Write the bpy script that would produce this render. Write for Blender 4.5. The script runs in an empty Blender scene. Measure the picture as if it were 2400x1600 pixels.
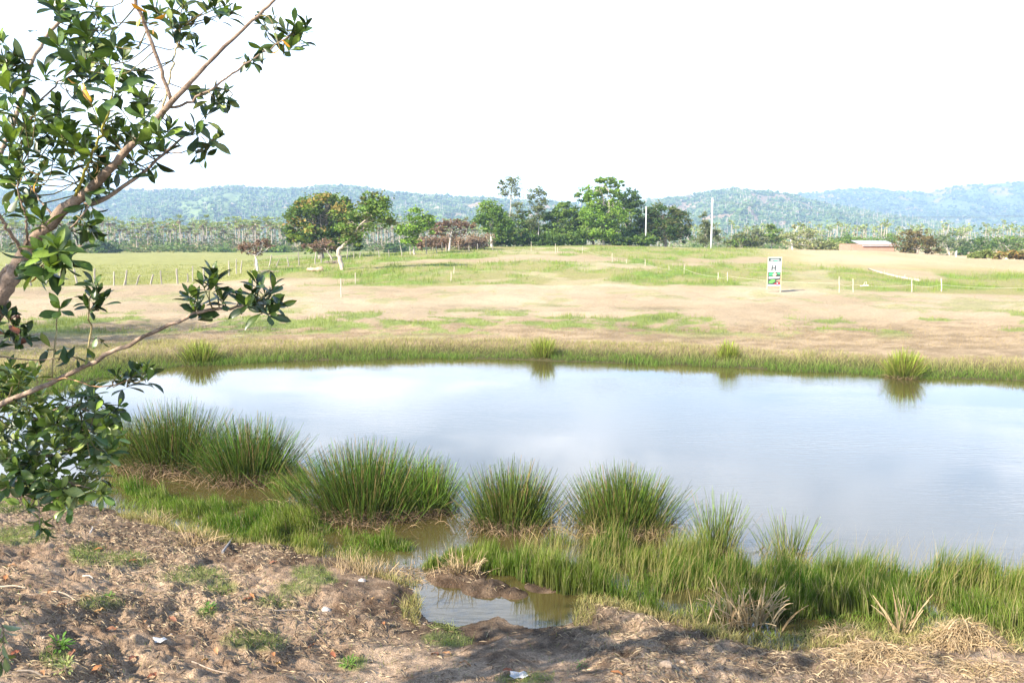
import bpy, math, random
import numpy as np
from mathutils import Vector

random.seed(7)
RNG = np.random.default_rng(11)
SC = bpy.context.scene
COL = SC.collection

# ------------------------------------------------------------------ camera, world, sun, exposure
FPX = 1900.0                     # focal length in photo pixels (2400 wide)
CAMZ = 4.65
PITCH = math.atan(240.0 / FPX)
cam_d = bpy.data.cameras.new('camera')
cam_d.sensor_width = 36.0
cam_d.lens = 36.0 * FPX / 2400.0
cam_d.clip_start = 0.05
cam_d.clip_end = 20000.0
cam = bpy.data.objects.new('camera', cam_d)
COL.objects.link(cam)
cam.location = (0, 0, CAMZ)
cam.rotation_euler = (math.pi / 2 - PITCH, 0, 0)
SC.camera = cam

SUN_EL = math.radians(34)
SUN_AZ = math.radians(229)       # clockwise from +Y: behind the camera, to the left
SUN_FROM = Vector((math.sin(SUN_AZ) * math.cos(SUN_EL), math.cos(SUN_AZ) * math.cos(SUN_EL), math.sin(SUN_EL)))
sun_d = bpy.data.lights.new('sun', 'SUN')
sun_d.energy = 5.0
sun_d.angle = math.radians(0.55)
sun_d.color = (1.0, 0.90, 0.76)
sun = bpy.data.objects.new('sun', sun_d)
COL.objects.link(sun)
sun.rotation_euler = SUN_FROM.to_track_quat('Z', 'Y').to_euler()
sun.location = (-30, -30, 40)

world = bpy.data.worlds.new('World')
SC.world = world
world.use_nodes = True
wn, wl = world.node_tree.nodes, world.node_tree.links
wn.clear()
w_out = wn.new('ShaderNodeOutputWorld')
w_bg = wn.new('ShaderNodeBackground')
w_bg.inputs['Strength'].default_value = 0.105
w_sky = wn.new('ShaderNodeTexSky')
w_sky.sky_type = 'NISHITA'
w_sky.sun_disc = False
w_sky.sun_elevation = SUN_EL
w_sky.sun_rotation = SUN_AZ
w_sky.air_density = 1.0
w_sky.dust_density = 0.3
w_sky.ozone_density = 3.0
# thin bright cloud veil mixed over the clear sky, same statistics all round
w_tc = wn.new('ShaderNodeTexCoord')
w_map = wn.new('ShaderNodeMapping')
w_map.inputs['Scale'].default_value = (1.5, 1.5, 6.5)
w_no = wn.new('ShaderNodeTexNoise')
w_no.inputs['Scale'].default_value = 2.3
w_no.inputs['Detail'].default_value = 6.0
w_no.inputs['Roughness'].default_value = 0.55
w_no.inputs['Distortion'].default_value = 0.5
w_rm = wn.new('ShaderNodeMapRange')
w_rm.inputs['From Min'].default_value = 0.44
w_rm.inputs['From Max'].default_value = 0.72
w_rm.inputs['To Min'].default_value = 0.20
w_rm.inputs['To Max'].default_value = 0.92
w_mix = wn.new('ShaderNodeMix')
w_mix.data_type = 'RGBA'
w_mix.inputs['B'].default_value = (12.0, 12.2, 13.0, 1)
wl.new(w_tc.outputs['Generated'], w_map.inputs['Vector'])
wl.new(w_map.outputs['Vector'], w_no.inputs['Vector'])
wl.new(w_no.outputs['Fac'], w_rm.inputs['Value'])
w_sep = wn.new('ShaderNodeSeparateXYZ')
w_el = wn.new('ShaderNodeMapRange')       # the veil thins out towards the zenith
w_el.interpolation_type = 'SMOOTHSTEP'
w_el.inputs['From Min'].default_value = 0.20
w_el.inputs['From Max'].default_value = 0.60
w_el.inputs['To Min'].default_value = 1.0
w_el.inputs['To Max'].default_value = 0.04
w_mul = wn.new('ShaderNodeMath')
w_mul.operation = 'MULTIPLY'
wl.new(w_tc.outputs['Generated'], w_sep.inputs['Vector'])
wl.new(w_sep.outputs['Z'], w_el.inputs['Value'])
wl.new(w_rm.outputs['Result'], w_mul.inputs[0])
wl.new(w_el.outputs['Result'], w_mul.inputs[1])
wl.new(w_mul.outputs['Value'], w_mix.inputs['Factor'])
wl.new(w_sky.outputs['Color'], w_mix.inputs['A'])
wl.new(w_mix.outputs['Result'], w_bg.inputs['Color'])
wl.new(w_bg.outputs['Background'], w_out.inputs['Surface'])

SC.view_settings.view_transform = 'Standard'
SC.view_settings.look = 'None'
SC.view_settings.gamma = 1.0
SC.view_settings.use_curve_mapping = False
SC.view_settings.exposure = 1.88
SC.render.engine = 'CYCLES'
SC.cycles.use_denoising = True
SC.cycles.max_bounces = 6
SC.cycles.diffuse_bounces = 3
SC.cycles.glossy_bounces = 3
SC.cycles.transmission_bounces = 4
SC.cycles.volume_bounces = 0
SC.cycles.transparent_max_bounces = 6
SC.cycles.sample_clamp_indirect = 6.0

# ------------------------------------------------------------------ projection helpers (photo pixels <-> world)
_ca, _sa = math.cos(PITCH), math.sin(PITCH)


def at(px, py, Y):
    """world point seen at photo pixel (px, py) standing Y metres in front of the camera"""
    rx = (px - 1200) / FPX
    u = (800 - py) / FPX
    ry = _ca + u * _sa
    rz = -_sa + u * _ca
    t = Y / ry
    return np.array((rx * t, Y, CAMZ + rz * t))


def at_z(px, py, z=0.0):
    rx = (px - 1200) / FPX
    u = (800 - py) / FPX
    ry = _ca + u * _sa
    rz = -_sa + u * _ca
    t = (z - CAMZ) / rz
    return np.array((rx * t, ry * t, z))


def proj(X, Y, Z):
    dz = Z - CAMZ
    dep = Y * _ca - dz * _sa
    up = Y * _sa + dz * _ca
    dep = np.where(dep > 0.05, dep, 0.05)
    return 1200 + FPX * X / dep, 800 - FPX * up / dep


# ------------------------------------------------------------------ noise
def _hash(ix, iy, seed):
    h = (ix.astype(np.int64) * 374761393 + iy.astype(np.int64) * 668265263 + seed * 144665) & 0x7fffffff
    h = ((h ^ (h >> 13)) * 1274126177) & 0x7fffffff
    h = (h ^ (h >> 16)) & 0xffff
    return h / 65535.0


def vnoise(x, y, seed=0):
    x = np.asarray(x, float)
    y = np.asarray(y, float)
    ix, iy = np.floor(x), np.floor(y)
    fx, fy = x - ix, y - iy
    sx, sy = fx * fx * (3 - 2 * fx), fy * fy * (3 - 2 * fy)
    a, b = _hash(ix, iy, seed), _hash(ix + 1, iy, seed)
    c, d = _hash(ix, iy + 1, seed), _hash(ix + 1, iy + 1, seed)
    return (a + (b - a) * sx) * (1 - sy) + (c + (d - c) * sx) * sy


def fbm(x, y, seed=0, octv=4, gain=0.5):
    s, a, t = 0.0, 1.0, 0.0
    c, sn = math.cos(0.6), math.sin(0.6)
    for o in range(octv):
        s = s + a * vnoise(x, y, seed + o * 17)
        t += a
        a *= gain
        x, y = (x * c - y * sn) * 2.03 + 3.1, (x * sn + y * c) * 2.03 + 1.7
    return s / t


def sstep(a, b, x):
    t = np.clip((np.asarray(x, float) - a) / (b - a), 0, 1)
    return t * t * (3 - 2 * t)


def lerp3(c0, c1, t):
    return np.asarray(c0)[None, :] * (1 - t[:, None]) + np.asarray(c1)[None, :] * t[:, None]


def inpoly(px, py, poly):
    res = np.zeros(px.shape, bool)
    n = len(poly)
    for i in range(n):
        x0, y0 = poly[i]
        x1, y1 = poly[(i + 1) % n]
        if y0 == y1:
            continue
        c = ((y0 > py) != (y1 > py)) & (px < (x1 - x0) * (py - y0) / (y1 - y0) + x0)
        res ^= c
    return res


# ------------------------------------------------------------------ mesh + object helpers
def mesh(name, V, F, C=None, mat=None, smooth=False):
    V = np.ascontiguousarray(V, np.float32)
    F = np.ascontiguousarray(F, np.int32)
    me = bpy.data.meshes.new(name)
    k = F.shape[1]
    me.vertices.add(len(V))
    me.vertices.foreach_set('co', V.ravel())
    me.loops.add(F.size)
    me.loops.foreach_set('vertex_index', F.ravel())
    me.polygons.add(len(F))
    me.polygons.foreach_set('loop_start', np.arange(0, F.size, k, dtype=np.int32))
    me.polygons.foreach_set('use_smooth', np.full(len(F), bool(smooth)))
    if C is not None:
        a = me.color_attributes.new('Col', 'FLOAT_COLOR', 'POINT')
        c4 = np.ones((len(V), 4), np.float32)
        c4[:, :3] = C
        a.data.foreach_set('color', c4.ravel())
    me.update(calc_edges=True)
    me.validate()
    if mat:
        me.materials.append(mat)
    return me


class Geo:
    """collects triangles of one object"""

    def __init__(self):
        self.v, self.f, self.c, self.n = [], [], [], 0

    def add(self, V, F, C):
        V = np.asarray(V, float)
        F = np.asarray(F, int)
        if F.shape[1] == 4:
            F = np.concatenate((F[:, (0, 1, 2)], F[:, (0, 2, 3)]))
        C = np.asarray(C, float)
        if C.ndim == 1:
            C = np.tile(C, (len(V), 1))
        self.v.append(V)
        self.f.append(F + self.n)
        self.c.append(C)
        self.n += len(V)
        return self

    def mesh(self, name, mat, off=(0, 0, 0), smooth=False):
        V = np.concatenate(self.v) - np.asarray(off, float)
        return mesh(name, V, np.concatenate(self.f), np.concatenate(self.c), mat, smooth)


def link(name, data, parent=None, loc=(0, 0, 0)):
    o = bpy.data.objects.new(name, data)
    COL.objects.link(o)
    o.location = loc
    if parent is not None:
        o.parent = parent
    return o


def tag(o, label, cat, group=None):
    o['label'] = label
    o['category'] = cat
    if group:
        o['group'] = group
    return o


def empty(name, label, cat, loc, group=None):
    o = bpy.data.objects.new(name, None)
    o.empty_display_size = 0.2
    COL.objects.link(o)
    o.location = loc
    return tag(o, label, cat, group)


def tube(P, R, sides=6, caps=True):
    P = np.asarray(P, float)
    R = np.asarray(R, float) if np.ndim(R) else np.full(len(P), R)
    n = len(P)
    T = np.gradient(P, axis=0)
    T /= np.linalg.norm(T, axis=1)[:, None] + 1e-9
    up = np.array((0.13, 0.21, 1.0)) if abs(T[0][2]) < 0.9 else np.array((1.0, 0.1, 0.0))
    A = np.cross(T, up)
    A /= np.linalg.norm(A, axis=1)[:, None] + 1e-9
    B = np.cross(T, A)
    th = np.linspace(0, 2 * math.pi, sides, endpoint=False)
    V = P[:, None, :] + R[:, None, None] * (np.cos(th)[None, :, None] * A[:, None, :] + np.sin(th)[None, :, None] * B[:, None, :])
    V = V.reshape(-1, 3)
    F = []
    for i in range(n - 1):
        for j in range(sides):
            a, b = i * sides + j, i * sides + (j + 1) % sides
            F.append((a, b, b + sides, a + sides))
    if caps:
        V = np.concatenate((V, P[:1], P[-1:]))
        m = n * sides
        for j in range(sides):
            F.append((m, (j + 1) % sides, j, j))
            a = (n - 1) * sides
            F.append((m + 1, a + j, a + (j + 1) % sides, a + (j + 1) % sides))
    F = np.array(F)
    tri = np.concatenate((F[:, (0, 1, 2)], F[:, (0, 2, 3)]))
    tri = tri[(tri[:, 0] != tri[:, 1]) & (tri[:, 1] != tri[:, 2]) & (tri[:, 0] != tri[:, 2])]
    return V, tri


def spline(P, n):
    """Catmull-Rom through P, n points"""
    P = np.asarray(P, float)
    Q = np.concatenate(((2 * P[0] - P[1])[None], P, (2 * P[-1] - P[-2])[None]))
    t = np.linspace(0, len(P) - 1 - 1e-6, n)
    i = t.astype(int)
    f = (t - i)[:, None]
    a, b, c, d = Q[i], Q[i + 1], Q[i + 2], Q[i + 3]
    return 0.5 * (2 * b + (c - a) * f + (2 * a - 5 * b + 4 * c - d) * f ** 2 + (3 * b - a - 3 * c + d) * f ** 3)


def box(x0, x1, y0, y1, z0, z1):
    V = np.array([(x, y, z) for z in (z0, z1) for y in (y0, y1) for x in (x0, x1)], float)
    F = np.array([(0, 2, 3, 1), (4, 5, 7, 6), (0, 1, 5, 4), (2, 6, 7, 3), (0, 4, 6, 2), (1, 3, 7, 5)])
    return V, F


# ------------------------------------------------------------------ materials
def material(name, rough=0.9, spec=0.2, trans=0.0, attr=True, color=(0.3, 0.3, 0.3), noise=None, bump=None, bump_dist=0.02):
    m = bpy.data.materials.new(name)
    m.use_nodes = True
    nt = m.node_tree
    N, L = nt.nodes, nt.links
    N.clear()
    out = N.new('ShaderNodeOutputMaterial')
    p = N.new('ShaderNodeBsdfPrincipled')
    p.inputs['Roughness'].default_value = rough
    p.inputs['Specular IOR Level'].default_value = spec
    src = None
    if attr:
        a = N.new('ShaderNodeAttribute')
        a.attribute_name = 'Col'
        src = a.outputs['Color']
    else:
        r = N.new('ShaderNodeRGB')
        r.outputs[0].default_value = (*color, 1)
        src = r.outputs[0]
    tc = N.new('ShaderNodeTexCoord')
    if noise:
        for sc, lo, hi in noise:
            nz = N.new('ShaderNodeTexNoise')
            nz.inputs['Scale'].default_value = sc
            nz.inputs['Detail'].default_value = 4
            L.new(tc.outputs['Object'], nz.inputs['Vector'])
            mr = N.new('ShaderNodeMapRange')
            mr.inputs['From Min'].default_value = 0.3
            mr.inputs['From Max'].default_value = 0.7
            mr.inputs['To Min'].default_value = lo
            mr.inputs['To Max'].default_value = hi
            L.new(nz.outputs['Fac'], mr.inputs['Value'])
            mx = N.new('ShaderNodeMix')
            mx.data_type = 'RGBA'
            mx.blend_type = 'MULTIPLY'
            mx.inputs['Factor'].default_value = 1.0
            L.new(src, mx.inputs['A'])
            L.new(mr.outputs['Result'], mx.inputs['B'])
            src = mx.outputs['Result']
    L.new(src, p.inputs['Base Color'])
    if bump:
        prev = None
        for sc, st in bump:
            nz = N.new('ShaderNodeTexNoise')
            nz.inputs['Scale'].default_value = sc
            nz.inputs['Detail'].default_value = 5
            L.new(tc.outputs['Object'], nz.inputs['Vector'])
            b = N.new('ShaderNodeBump')
            b.inputs['Strength'].default_value = st
            b.inputs['Distance'].default_value = bump_dist
            L.new(nz.outputs['Fac'], b.inputs['Height'])
            if prev:
                L.new(prev, b.inputs['Normal'])
            prev = b.outputs['Normal']
        L.new(prev, p.inputs['Normal'])
    if trans > 0:
        t = N.new('ShaderNodeBsdfTranslucent')
        g = N.new('ShaderNodeMix')
        g.data_type = 'RGBA'
        g.blend_type = 'MULTIPLY'
        g.inputs['Factor'].default_value = 1.0
        g.inputs['B'].default_value = (1.5, 1.55, 0.7, 1)
        L.new(src, g.inputs['A'])
        L.new(g.outputs['Result'], t.inputs['Color'])
        ms = N.new('ShaderNodeMixShader')
        ms.inputs['Fac'].default_value = trans
        L.new(p.outputs['BSDF'], ms.inputs[1])
        L.new(t.outputs['BSDF'], ms.inputs[2])
        L.new(ms.outputs['Shader'], out.inputs['Surface'])
    else:
        L.new(p.outputs['BSDF'], out.inputs['Surface'])
    return m


M_GROUND = material('soil_and_turf', 0.95, 0.1, noise=[(9.0, 0.8, 1.2), (42.0, 0.62, 1.35), (140.0, 0.7, 1.3)], bump=[(28.0, 0.8), (100.0, 0.7)], bump_dist=0.03)
M_GRASS = material('grass_blade', 0.85, 0.05, trans=0.30)
M_RUSH = material('rush_stem', 0.75, 0.10, trans=0.10)
M_STRAW = material('dry_straw', 0.9, 0.05, trans=0.15)
M_LEAF = material('glossy_leaf', 0.38, 0.45, trans=0.16, noise=[(14.0, 0.8, 1.15)])
M_BARK = material('smooth_bark', 0.9, 0.1, noise=[(14.0, 0.6, 1.35), (70.0, 0.75, 1.2)], bump=[(35.0, 0.6), (90.0, 0.6)], bump_dist=0.010)
M_FOLIAGE = material('tree_foliage', 0.7, 0.1, trans=0.30)
M_TRUNK = material('tree_bark', 0.9, 0.1, noise=[(5.0, 0.75, 1.2)])
M_HILL = material('hillside', 1.0, 0.0, noise=[(0.05, 0.75, 1.3), (0.2, 0.8, 1.25)])
M_FOREST = material('far_forest', 1.0, 0.0)
M_WOOD = material('weathered_wood', 0.9, 0.15, noise=[(25.0, 0.7, 1.2)], bump=[(80.0, 0.4)], bump_dist=0.005)
M_CONC = material('concrete_pole', 0.8, 0.2, noise=[(6.0, 0.9, 1.08)])
M_PRINT = material('printed_board', 0.5, 0.3)
M_WALL = material('clay_block_wall', 0.95, 0.1, noise=[(3.0, 0.85, 1.15)])
M_ROOF = material('sheet_metal_roof', 0.45, 0.5, noise=[(2.0, 0.9, 1.1)])
M_STONE = material('stone', 0.9, 0.2, noise=[(30.0, 0.7, 1.2)], bump=[(60.0, 0.6)], bump_dist=0.01)
M_WIRE = material('wire', 0.6, 0.3)
M_DEADLEAF = material('dead_leaf', 0.6, 0.3, trans=0.15, noise=[(60.0, 0.7, 1.2)])


def water_material():
    m = bpy.data.materials.new('turbid_water')
    m.use_nodes = True
    N, L = m.node_tree.nodes, m.node_tree.links
    p = N['Principled BSDF']
    p.inputs['Roughness'].default_value = 0.02
    p.inputs['IOR'].default_value = 1.9
    tc = N.new('ShaderNodeTexCoord')
    n0 = N.new('ShaderNodeTexNoise')
    n0.inputs['Scale'].default_value = 0.35
    n0.inputs['Detail'].default_value = 3
    L.new(tc.outputs['Object'], n0.inputs['Vector'])
    cr = N.new('ShaderNodeValToRGB')
    cr.color_ramp.elements[0].color = (0.050, 0.040, 0.012, 1)
    cr.color_ramp.elements[1].color = (0.072, 0.058, 0.022, 1)
    L.new(n0.outputs['Fac'], cr.inputs['Fac'])
    L.new(cr.outputs['Color'], p.inputs['Base Color'])
    prev = None
    for (sx, sy, st, dist) in ((2.2, 9.0, 0.16, 0.02), (7.0, 22.0, 0.12, 0.01)):
        mp = N.new('ShaderNodeMapping')
        mp.inputs['Scale'].default_value = (sx, sy, 1)
        mp.inputs['Rotation'].default_value = (0, 0, math.radians(12))
        L.new(tc.outputs['Object'], mp.inputs['Vector'])
        nz = N.new('ShaderNodeTexNoise')
        nz.inputs['Scale'].default_value = 1.0
        nz.inputs['Detail'].default_value = 3
        L.new(mp.outputs['Vector'], nz.inputs['Vector'])
        # calmer in the lee of the left bank, livelier out to the right
        sp = N.new('ShaderNodeSeparateXYZ')
        L.new(tc.outputs['Object'], sp.inputs['Vector'])
        mr = N.new('ShaderNodeMapRange')
        mr.inputs['From Min'].default_value = -8
        mr.inputs['From Max'].default_value = 12
        mr.inputs['To Min'].default_value = 0.25 * st
        mr.inputs['To Max'].default_value = 1.4 * st
        L.new(sp.outputs['X'], mr.inputs['Value'])
        mp2 = N.new('ShaderNodeMapping')
        mp2.inputs['Scale'].default_value = (0.10, 0.32, 1)
        L.new(tc.outputs['Object'], mp2.inputs['Vector'])
        n2 = N.new('ShaderNodeTexNoise')
        n2.inputs['Scale'].default_value = 1.0
        n2.inputs['Detail'].default_value = 4
        n2.inputs['Distortion'].default_value = 0.6
        L.new(mp2.outputs['Vector'], n2.inputs['Vector'])
        m2 = N.new('ShaderNodeMapRange')
        m2.inputs['From Min'].default_value = 0.38
        m2.inputs['From Max'].default_value = 0.66
        m2.inputs['To Min'].default_value = 0.15
        m2.inputs['To Max'].default_value = 1.9
        L.new(n2.outputs['Fac'], m2.inputs['Value'])
        mm = N.new('ShaderNodeMath')
        mm.operation = 'MULTIPLY'
        L.new(mr.outputs['Result'], mm.inputs[0])
        L.new(m2.outputs['Result'], mm.inputs[1])
        b = N.new('ShaderNodeBump')
        b.inputs['Distance'].default_value = dist
        L.new(mm.outputs['Value'], b.inputs['Strength'])
        L.new(nz.outputs['Fac'], b.inputs['Height'])
        if prev:
            L.new(prev, b.inputs['Normal'])
        prev = b.outputs['Normal']
    L.new(prev, p.inputs['Normal'])
    return m


M_WATER = water_material()

# ------------------------------------------------------------------ terrain
SHORE_PX = [(190, 903), (260, 880), (330, 867), (450, 859), (600, 851), (800, 843), (1000, 840), (1200, 843), (1400, 849),
            (1600, 858), (1800, 868), (2000, 877), (2200, 886), (2400, 894), (2700, 915), (3000, 960), (3100, 1150), (2950, 1400),
            (2600, 1530), (2400, 1527), (2345, 1492), (2300, 1457), (2200, 1467), (2130, 1497), (2060, 1500), (2000, 1482),
            (1900, 1507), (1820, 1522), (1760, 1500), (1690, 1485), (1600, 1452), (1500, 1428), (1420, 1410), (1352, 1402),
            (1338, 1458), (1260, 1466), (1215, 1455), (1170, 1436), (1120, 1446), (1080, 1478), (1000, 1456), (985, 1388), (930, 1347),
            (830, 1318), (700, 1288), (560, 1270), (430, 1240), (330, 1215), (200, 1180), (60, 1150), (-60, 1130), (-120, 1050),
            (-40, 960), (60, 925)]
SHORE = np.array([at_z(px, py)[:2] for px, py in SHORE_PX])
MOUND = [(at_z(1140, 1380), 0.42, 0.08), (at_z(1070, 1352), 0.50, 0.10), (at_z(1275, 1374), 0.36, 0.05), (at_z(1205, 1392), 0.25, 0.06)]


def shore_sd(X, Y):
    """signed distance to the pond outline, + on land"""
    best = np.full(X.shape, 1e9)
    n = len(SHORE)
    for i in range(n):
        a, b = SHORE[i], SHORE[(i + 1) % n]
        d = b - a
        t = np.clip(((X - a[0]) * d[0] + (Y - a[1]) * d[1]) / (d @ d), 0, 1)
        q = (X - a[0] - t * d[0]) ** 2 + (Y - a[1] - t * d[1]) ** 2
        best = np.minimum(best, q)
    s = np.sqrt(best)
    ins = inpoly(X, Y, [tuple(p) for p in SHORE])
    return np.where(ins, -s, s)


T_U = np.array([-0.90, -0.63, -0.42, -0.29, -0.18, -0.05, 0.12, 0.25, 0.42, 0.63, 0.90])
T_P = [
    [(30, .45), (70, .6), (80, .5), (150, -.8), (350, -5.2), (900, -14)],
    [(30, .45), (70, .6), (80, .5), (150, -.8), (350, -5.2), (900, -14)],
    [(30, .45), (70, .5), (80, .5), (150, -.5), (350, -4.9), (900, -14)],
    [(30, .45), (70, .6), (90, 1.0), (100, 1.2), (150, .8), (350, -3.4), (900, -12)],
    [(30, .45), (65, .6), (90, 1.2), (110, 1.9), (130, 2.0), (200, 1.0), (350, -3), (900, -12)],
    [(30, .45), (65, .6), (95, 1.5), (130, 2.5), (160, 3.2), (200, 2.5), (350, -2.5), (900, -12)],
    [(30, .45), (65, .6), (95, 1.5), (143, 2.9), (168, 3.55), (200, 3.0), (350, -2), (900, -12)],
    [(30, .45), (65, .6), (100, 1.5), (143, 2.9), (155, 3.1), (190, 2.0), (350, -3), (900, -12)],
    [(30, .45), (62, .6), (80, 1.0), (110, 1.9), (135, 2.5), (150, 2.6), (190, 1.5), (350, -4), (900, -12)],
    [(30, .45), (62, .6), (80, .8), (100, 1.4), (120, 1.6), (150, .5), (350, -5), (900, -12)],
    [(30, .45), (62, .6), (80, .8), (100, 1.3), (120, 1.3), (150, .2), (350, -5), (900, -12)],
]
_LY = np.linspace(math.log(20), math.log(1500), 400)
_TAB = []
for prof in T_P:
    ys, zs = np.array([p[0] for p in prof]), np.array([p[1] for p in prof])
    z = np.interp(np.exp(_LY), ys, zs)
    zp = np.pad(z, 8, mode='edge')
    _TAB.append(np.convolve(zp, np.hanning(19)[1:-1] / np.hanning(19).sum(), 'valid')[:400])
_TAB = np.array(_TAB)


def z_far(X, Y):
    Ys = np.maximum(Y, 20.0)
    u = np.clip(X / Ys, -0.9, 0.9)
    ly = np.clip((np.log(Ys) - _LY[0]) / (_LY[1] - _LY[0]), 0, 398.999)
    j = ly.astype(int)
    fj = ly - j
    i = np.clip(np.searchsorted(T_U, u) - 1, 0, len(T_U) - 2)
    fi = (u - T_U[i]) / (T_U[i + 1] - T_U[i])
    fi = fi * fi * (3 - 2 * fi)
    return (_TAB[i, j] * (1 - fj) + _TAB[i, j + 1] * fj) * (1 - fi) + (_TAB[i + 1, j] * (1 - fj) + _TAB[i + 1, j + 1] * fj) * fi


def ground_z(X, Y, detail=True):
    X = np.atleast_1d(np.asarray(X, float))
    Y = np.atleast_1d(np.asarray(Y, float))
    sd = np.full(X.shape, 50.0)
    m = (Y < 75) & (np.abs(X) < 70)
    sd[m] = shore_sd(X[m], Y[m])
    sdn = sd + (fbm(X * 1.1, Y * 1.1, 5, 4) - 0.5) * 0.5 * sstep(30, 14, Y) + (fbm(X * 0.5, Y * 0.5, 6, 3) - 0.5) * 0.8 * sstep(14, 24, Y)
    sdp = np.maximum(sdn, 0)
    near = 0.05 * sstep(0, 0.4, sdn) + np.minimum(0.11 * sdp + 0.032 * sdp ** 2, 2.6)
    far = z_far(X, Y) * sstep(0, 2.2, sdn)
    w = sstep(15, 24, Y)
    z = near * (1 - w) + far * w
    z = np.where(sdn < 0, -0.5 * sstep(0, 2.0, -sdn) - 0.02, z + 0.0)
    if detail:
        nd = sstep(28, 15, Y)
        land = sstep(-0.15, 0.5, sdn)
        lump = (fbm(X * 0.9, Y * 0.9, 21, 3) - 0.5) * 0.22 * sstep(0, 1.5, sdn) + (fbm(X * 3.2, Y * 3.2, 22, 3) - 0.5) * 0.11
        clod = (fbm(X * 6.5, Y * 6.5, 23, 3) - 0.5) * 0.045 + np.maximum(fbm(X * 13, Y * 13, 24, 2) - 0.5, 0) * 0.12 - sstep(0.62, 0.75, vnoise(X * 4.3, Y * 4.3, 25)) * 0.05 * sstep(0.45, 0.6, fbm(X * 0.7, Y * 0.7, 26, 2))
        worn = 1.0 - 0.75 * sstep(0.50, 0.62, fbm(X * 0.55, Y * 0.55, 27, 3))
        z = z + nd * land * (lump + clod * worn)
        for c, r, h in MOUND:
            q = ((X - c[0]) ** 2 + ((Y - c[1]) * 1.2) ** 2) / (r * r)
            z = np.maximum(z, (np.exp(-q * q * 1.2) * (h + 0.12) - 0.10) * (0.5 + 1.0 * fbm(X * 7, Y * 7, 31, 3)) - 0.02)
        fd = sstep(30, 40, Y) * sstep(200, 100, Y)
        z = z + fd * ((fbm(X * 0.12, Y * 0.12, 41, 3) - 0.5) * 0.45 + (fbm(X * 0.7, Y * 0.5, 42, 4) - 0.5) * 0.22)
    return z


def gz(x, y):
    return float(ground_z(np.array([x]), np.array([y]))[0])


def on_ground(px, py):
    """first terrain point along the ray through a photo pixel"""
    Ys = np.exp(np.linspace(math.log(5.0), math.log(420), 900))
    P = np.array([at(px, py, y) for y in Ys])
    g = ground_z(P[:, 0], P[:, 1])
    k = np.argmax(P[:, 2] <= g)
    if P[k, 2] > g[k]:
        k = len(Ys) - 1
    return np.array((P[k, 0], P[k, 1], g[k]))


NEAR_GREEN = [  # soft ellipses of short turf on the near bank, photo px (cx, cy, rx, ry)
    (50, 1255, 75, 22), (205, 1300, 45, 26), (285, 1315, 70, 24), (450, 1352, 95, 26), (520, 1375, 50, 22), (235, 1412, 55, 18),
    (485, 1432, 32, 22), (130, 1540, 36, 30), (20, 1190, 50, 14), (730, 1350, 60, 25), (1040, 1500, 60, 18), (600, 1500, 80, 26),
    (1230, 1590, 70, 14), (830, 1555, 40, 18), (640, 1410, 60, 20), (690, 1380, 60, 20)]
SOIL_PATCH = [  # bare tracks through the pasture
    (1190, 607, 120, 7, -5), (1010, 612, 150, 4, -4), (1330, 606, 160, 9, 3), (1450, 622, 90, 6, 8), (1700, 612, 120, 6, 2),
    (1760, 607, 60, 5, 0), (1620, 620, 60, 4, 0), (740, 660, 130, 9, 0), (2120, 640, 90, 10, 10), (1300, 592, 60, 4, 0), (1990, 608, 90, 4, 2)]


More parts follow.
